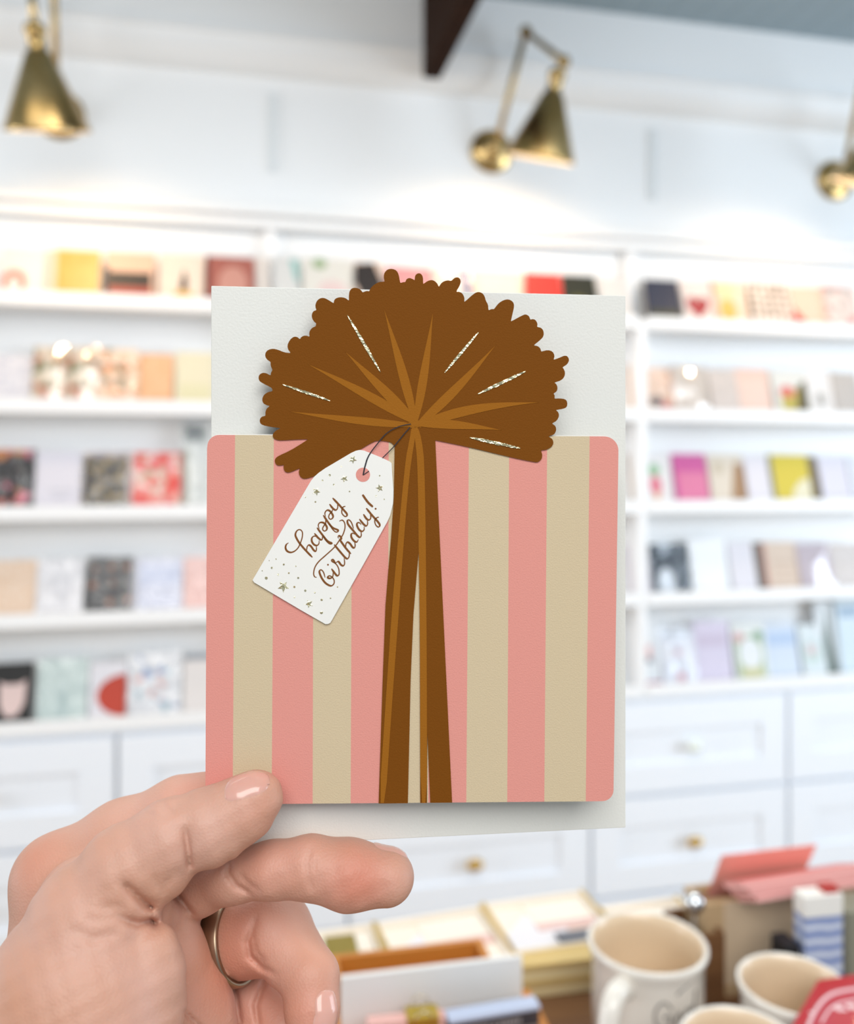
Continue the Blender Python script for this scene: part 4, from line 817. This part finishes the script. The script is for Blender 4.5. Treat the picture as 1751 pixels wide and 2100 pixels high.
o = obj('silver_ball_stand', bm, mat('polished_chrome', '#dfe3e6', .12, 1.0), None, p, smooth=True); tag(o, 'small shiny silver ball on a stem beside the tan box', 'ornament')
p = AT(1360, 1866, -.385); r = thing('wooden_crate', 'small brown wooden crate between the large white mug and the silver ball', 'crate', (p.x, p.y, H+ZT), ROT)
hc = -.385-ZT
obj('body', nb((0, .032, -.045, 0, 0, .005), (0, .003, -.045, 0, .005, hc), (.029, .032, -.045, 0, .005, hc), (.003, .029, -.003, 0, .005, hc), (.003, .029, -.045, -.042, .005, hc)), TWOOD, r)
BLUES = ramp_mat('blue_white_stripes', [(0, '#7d8fc2'), (.35, '#8fa0cc'), (.5, '#c3cde2'), (.7, '#a8b6da'), (1, '#dfe4ee')], 'WAVEZ', 28, .5)
p = at(1650, 1840, .672); zt = p.z-H; r = thing('striped_box', 'upright box with blue and white stripes and a white top band', 'box', (p.x, p.y, H+ZT), (0, 0, math.radians(10)))
ht = zt-ZT
obj('body', nb((0, .033, 0, .014, 0, ht-.017)), BLUES, r); obj('lid', nb((-.0004, .0334, -.0004, .0144, ht-.017, ht)), mat('white_lid', '#f4f1ea', .5), r, bevel=.0008)
tag(obj('red_card', nb((.019, .031, .002, .012, 0, .004)), mat('deep_red', '#b5281f', .4), None, (p.x, p.y, H+zt+.0002), (0, 0, math.radians(10))), 'small deep red card lying on the striped box', 'card')
p = at(1612, 1941, .668); tag(obj('black_box', nb((0, .0125, 0, .02, 0, (p.z-H)-ZT)), mat('matte_black', '#14161a', .5), None, (p.x, p.y, H+ZT), (0, 0, math.radians(12)), bevel=.0005), 'small black box between the tan box and the striped box', 'box')
p = at(1739, 1872, .69); tag(obj('green_box', nb((0, .03, 0, .03, 0, (p.z-H)-ZT)), mat('grey_green_board', '#8b8a78', .5), None, (p.x, p.y, H+ZT), (0, 0, math.radians(12)), bevel=.0005), 'grey green box at the picture\'s edge beside the striped box', 'box')
# red packet with a cut corner, lying across the two smaller mugs
ZR = -.3505
r = thing('red_packet', 'glossy red packet with white marks lying across the smaller mugs', 'packet', (.27, .53, H+ZR))
RED = mat('red_packet', '#b3081e', .35, spec=.3, coat=.25); RED2 = mat('red_packet_print', '#b93544', .35, spec=.3, coat=.25)
hexa = [(.2652, .5810), (.3236, .5946), (.3462, .4970), (.3000, .4560), (.2235, .4660), (.2122, .5145)]
def flat(bm, pts, z0, z1, mi=0):
    slab(bm, [(x-.27, y-.53) for x, y in pts], z0, z1, mi)
bm = bmesh.new(); flat(bm, hexa, 0, .0035)
bmesh.ops.transform(bm, matrix=Matrix(((1, 0, 0, 0), (0, 0, 1, 0), (0, 1, 0, 0), (0, 0, 0, 1))), verts=bm.verts); bmesh.ops.recalc_face_normals(bm, faces=bm.faces)
obj('sleeve', bm, RED, r, bevel=.0006)
cx, cy = sum(x for x, y in hexa)/6, sum(y for x, y in hexa)/6
bm = bmesh.new(); flat(bm, [(cx+(x-cx)*.82, cy+(y-cy)*.82) for x, y in hexa], .0034, .0039)
bmesh.ops.transform(bm, matrix=Matrix(((1, 0, 0, 0), (0, 0, 1, 0), (0, 1, 0, 0), (0, 0, 0, 1))), verts=bm.verts); bmesh.ops.recalc_face_normals(bm, faces=bm.faces)
obj('printed_panel', bm, RED2, r)
bm = bmesh.new(); o0 = Vector((.27, .53, H+ZR)); q = lambda x, y: AT(x, y, ZR+.0039)-o0
tube(bm, catmull([q(*c) for c in ((1655, 2108), (1672, 2072), (1694, 2046), (1722, 2034), (1760, 2028))], 5), .0011, 8)
tube(bm, catmull([q(*c) for c in ((1684, 2098), (1700, 2072), (1722, 2058), (1760, 2050))], 5), .0007, 8)
for x, y, s in ((1720, 2068, .0030), (1746, 2064, .0032), (1664, 2077, .0016), (1733, 2071, .0014)): ball(bm, q(x, y), s, (1, 1, .12), 12)
obj('white_marks', bm, mat('packet_white', '#eccdd0', .4), r)
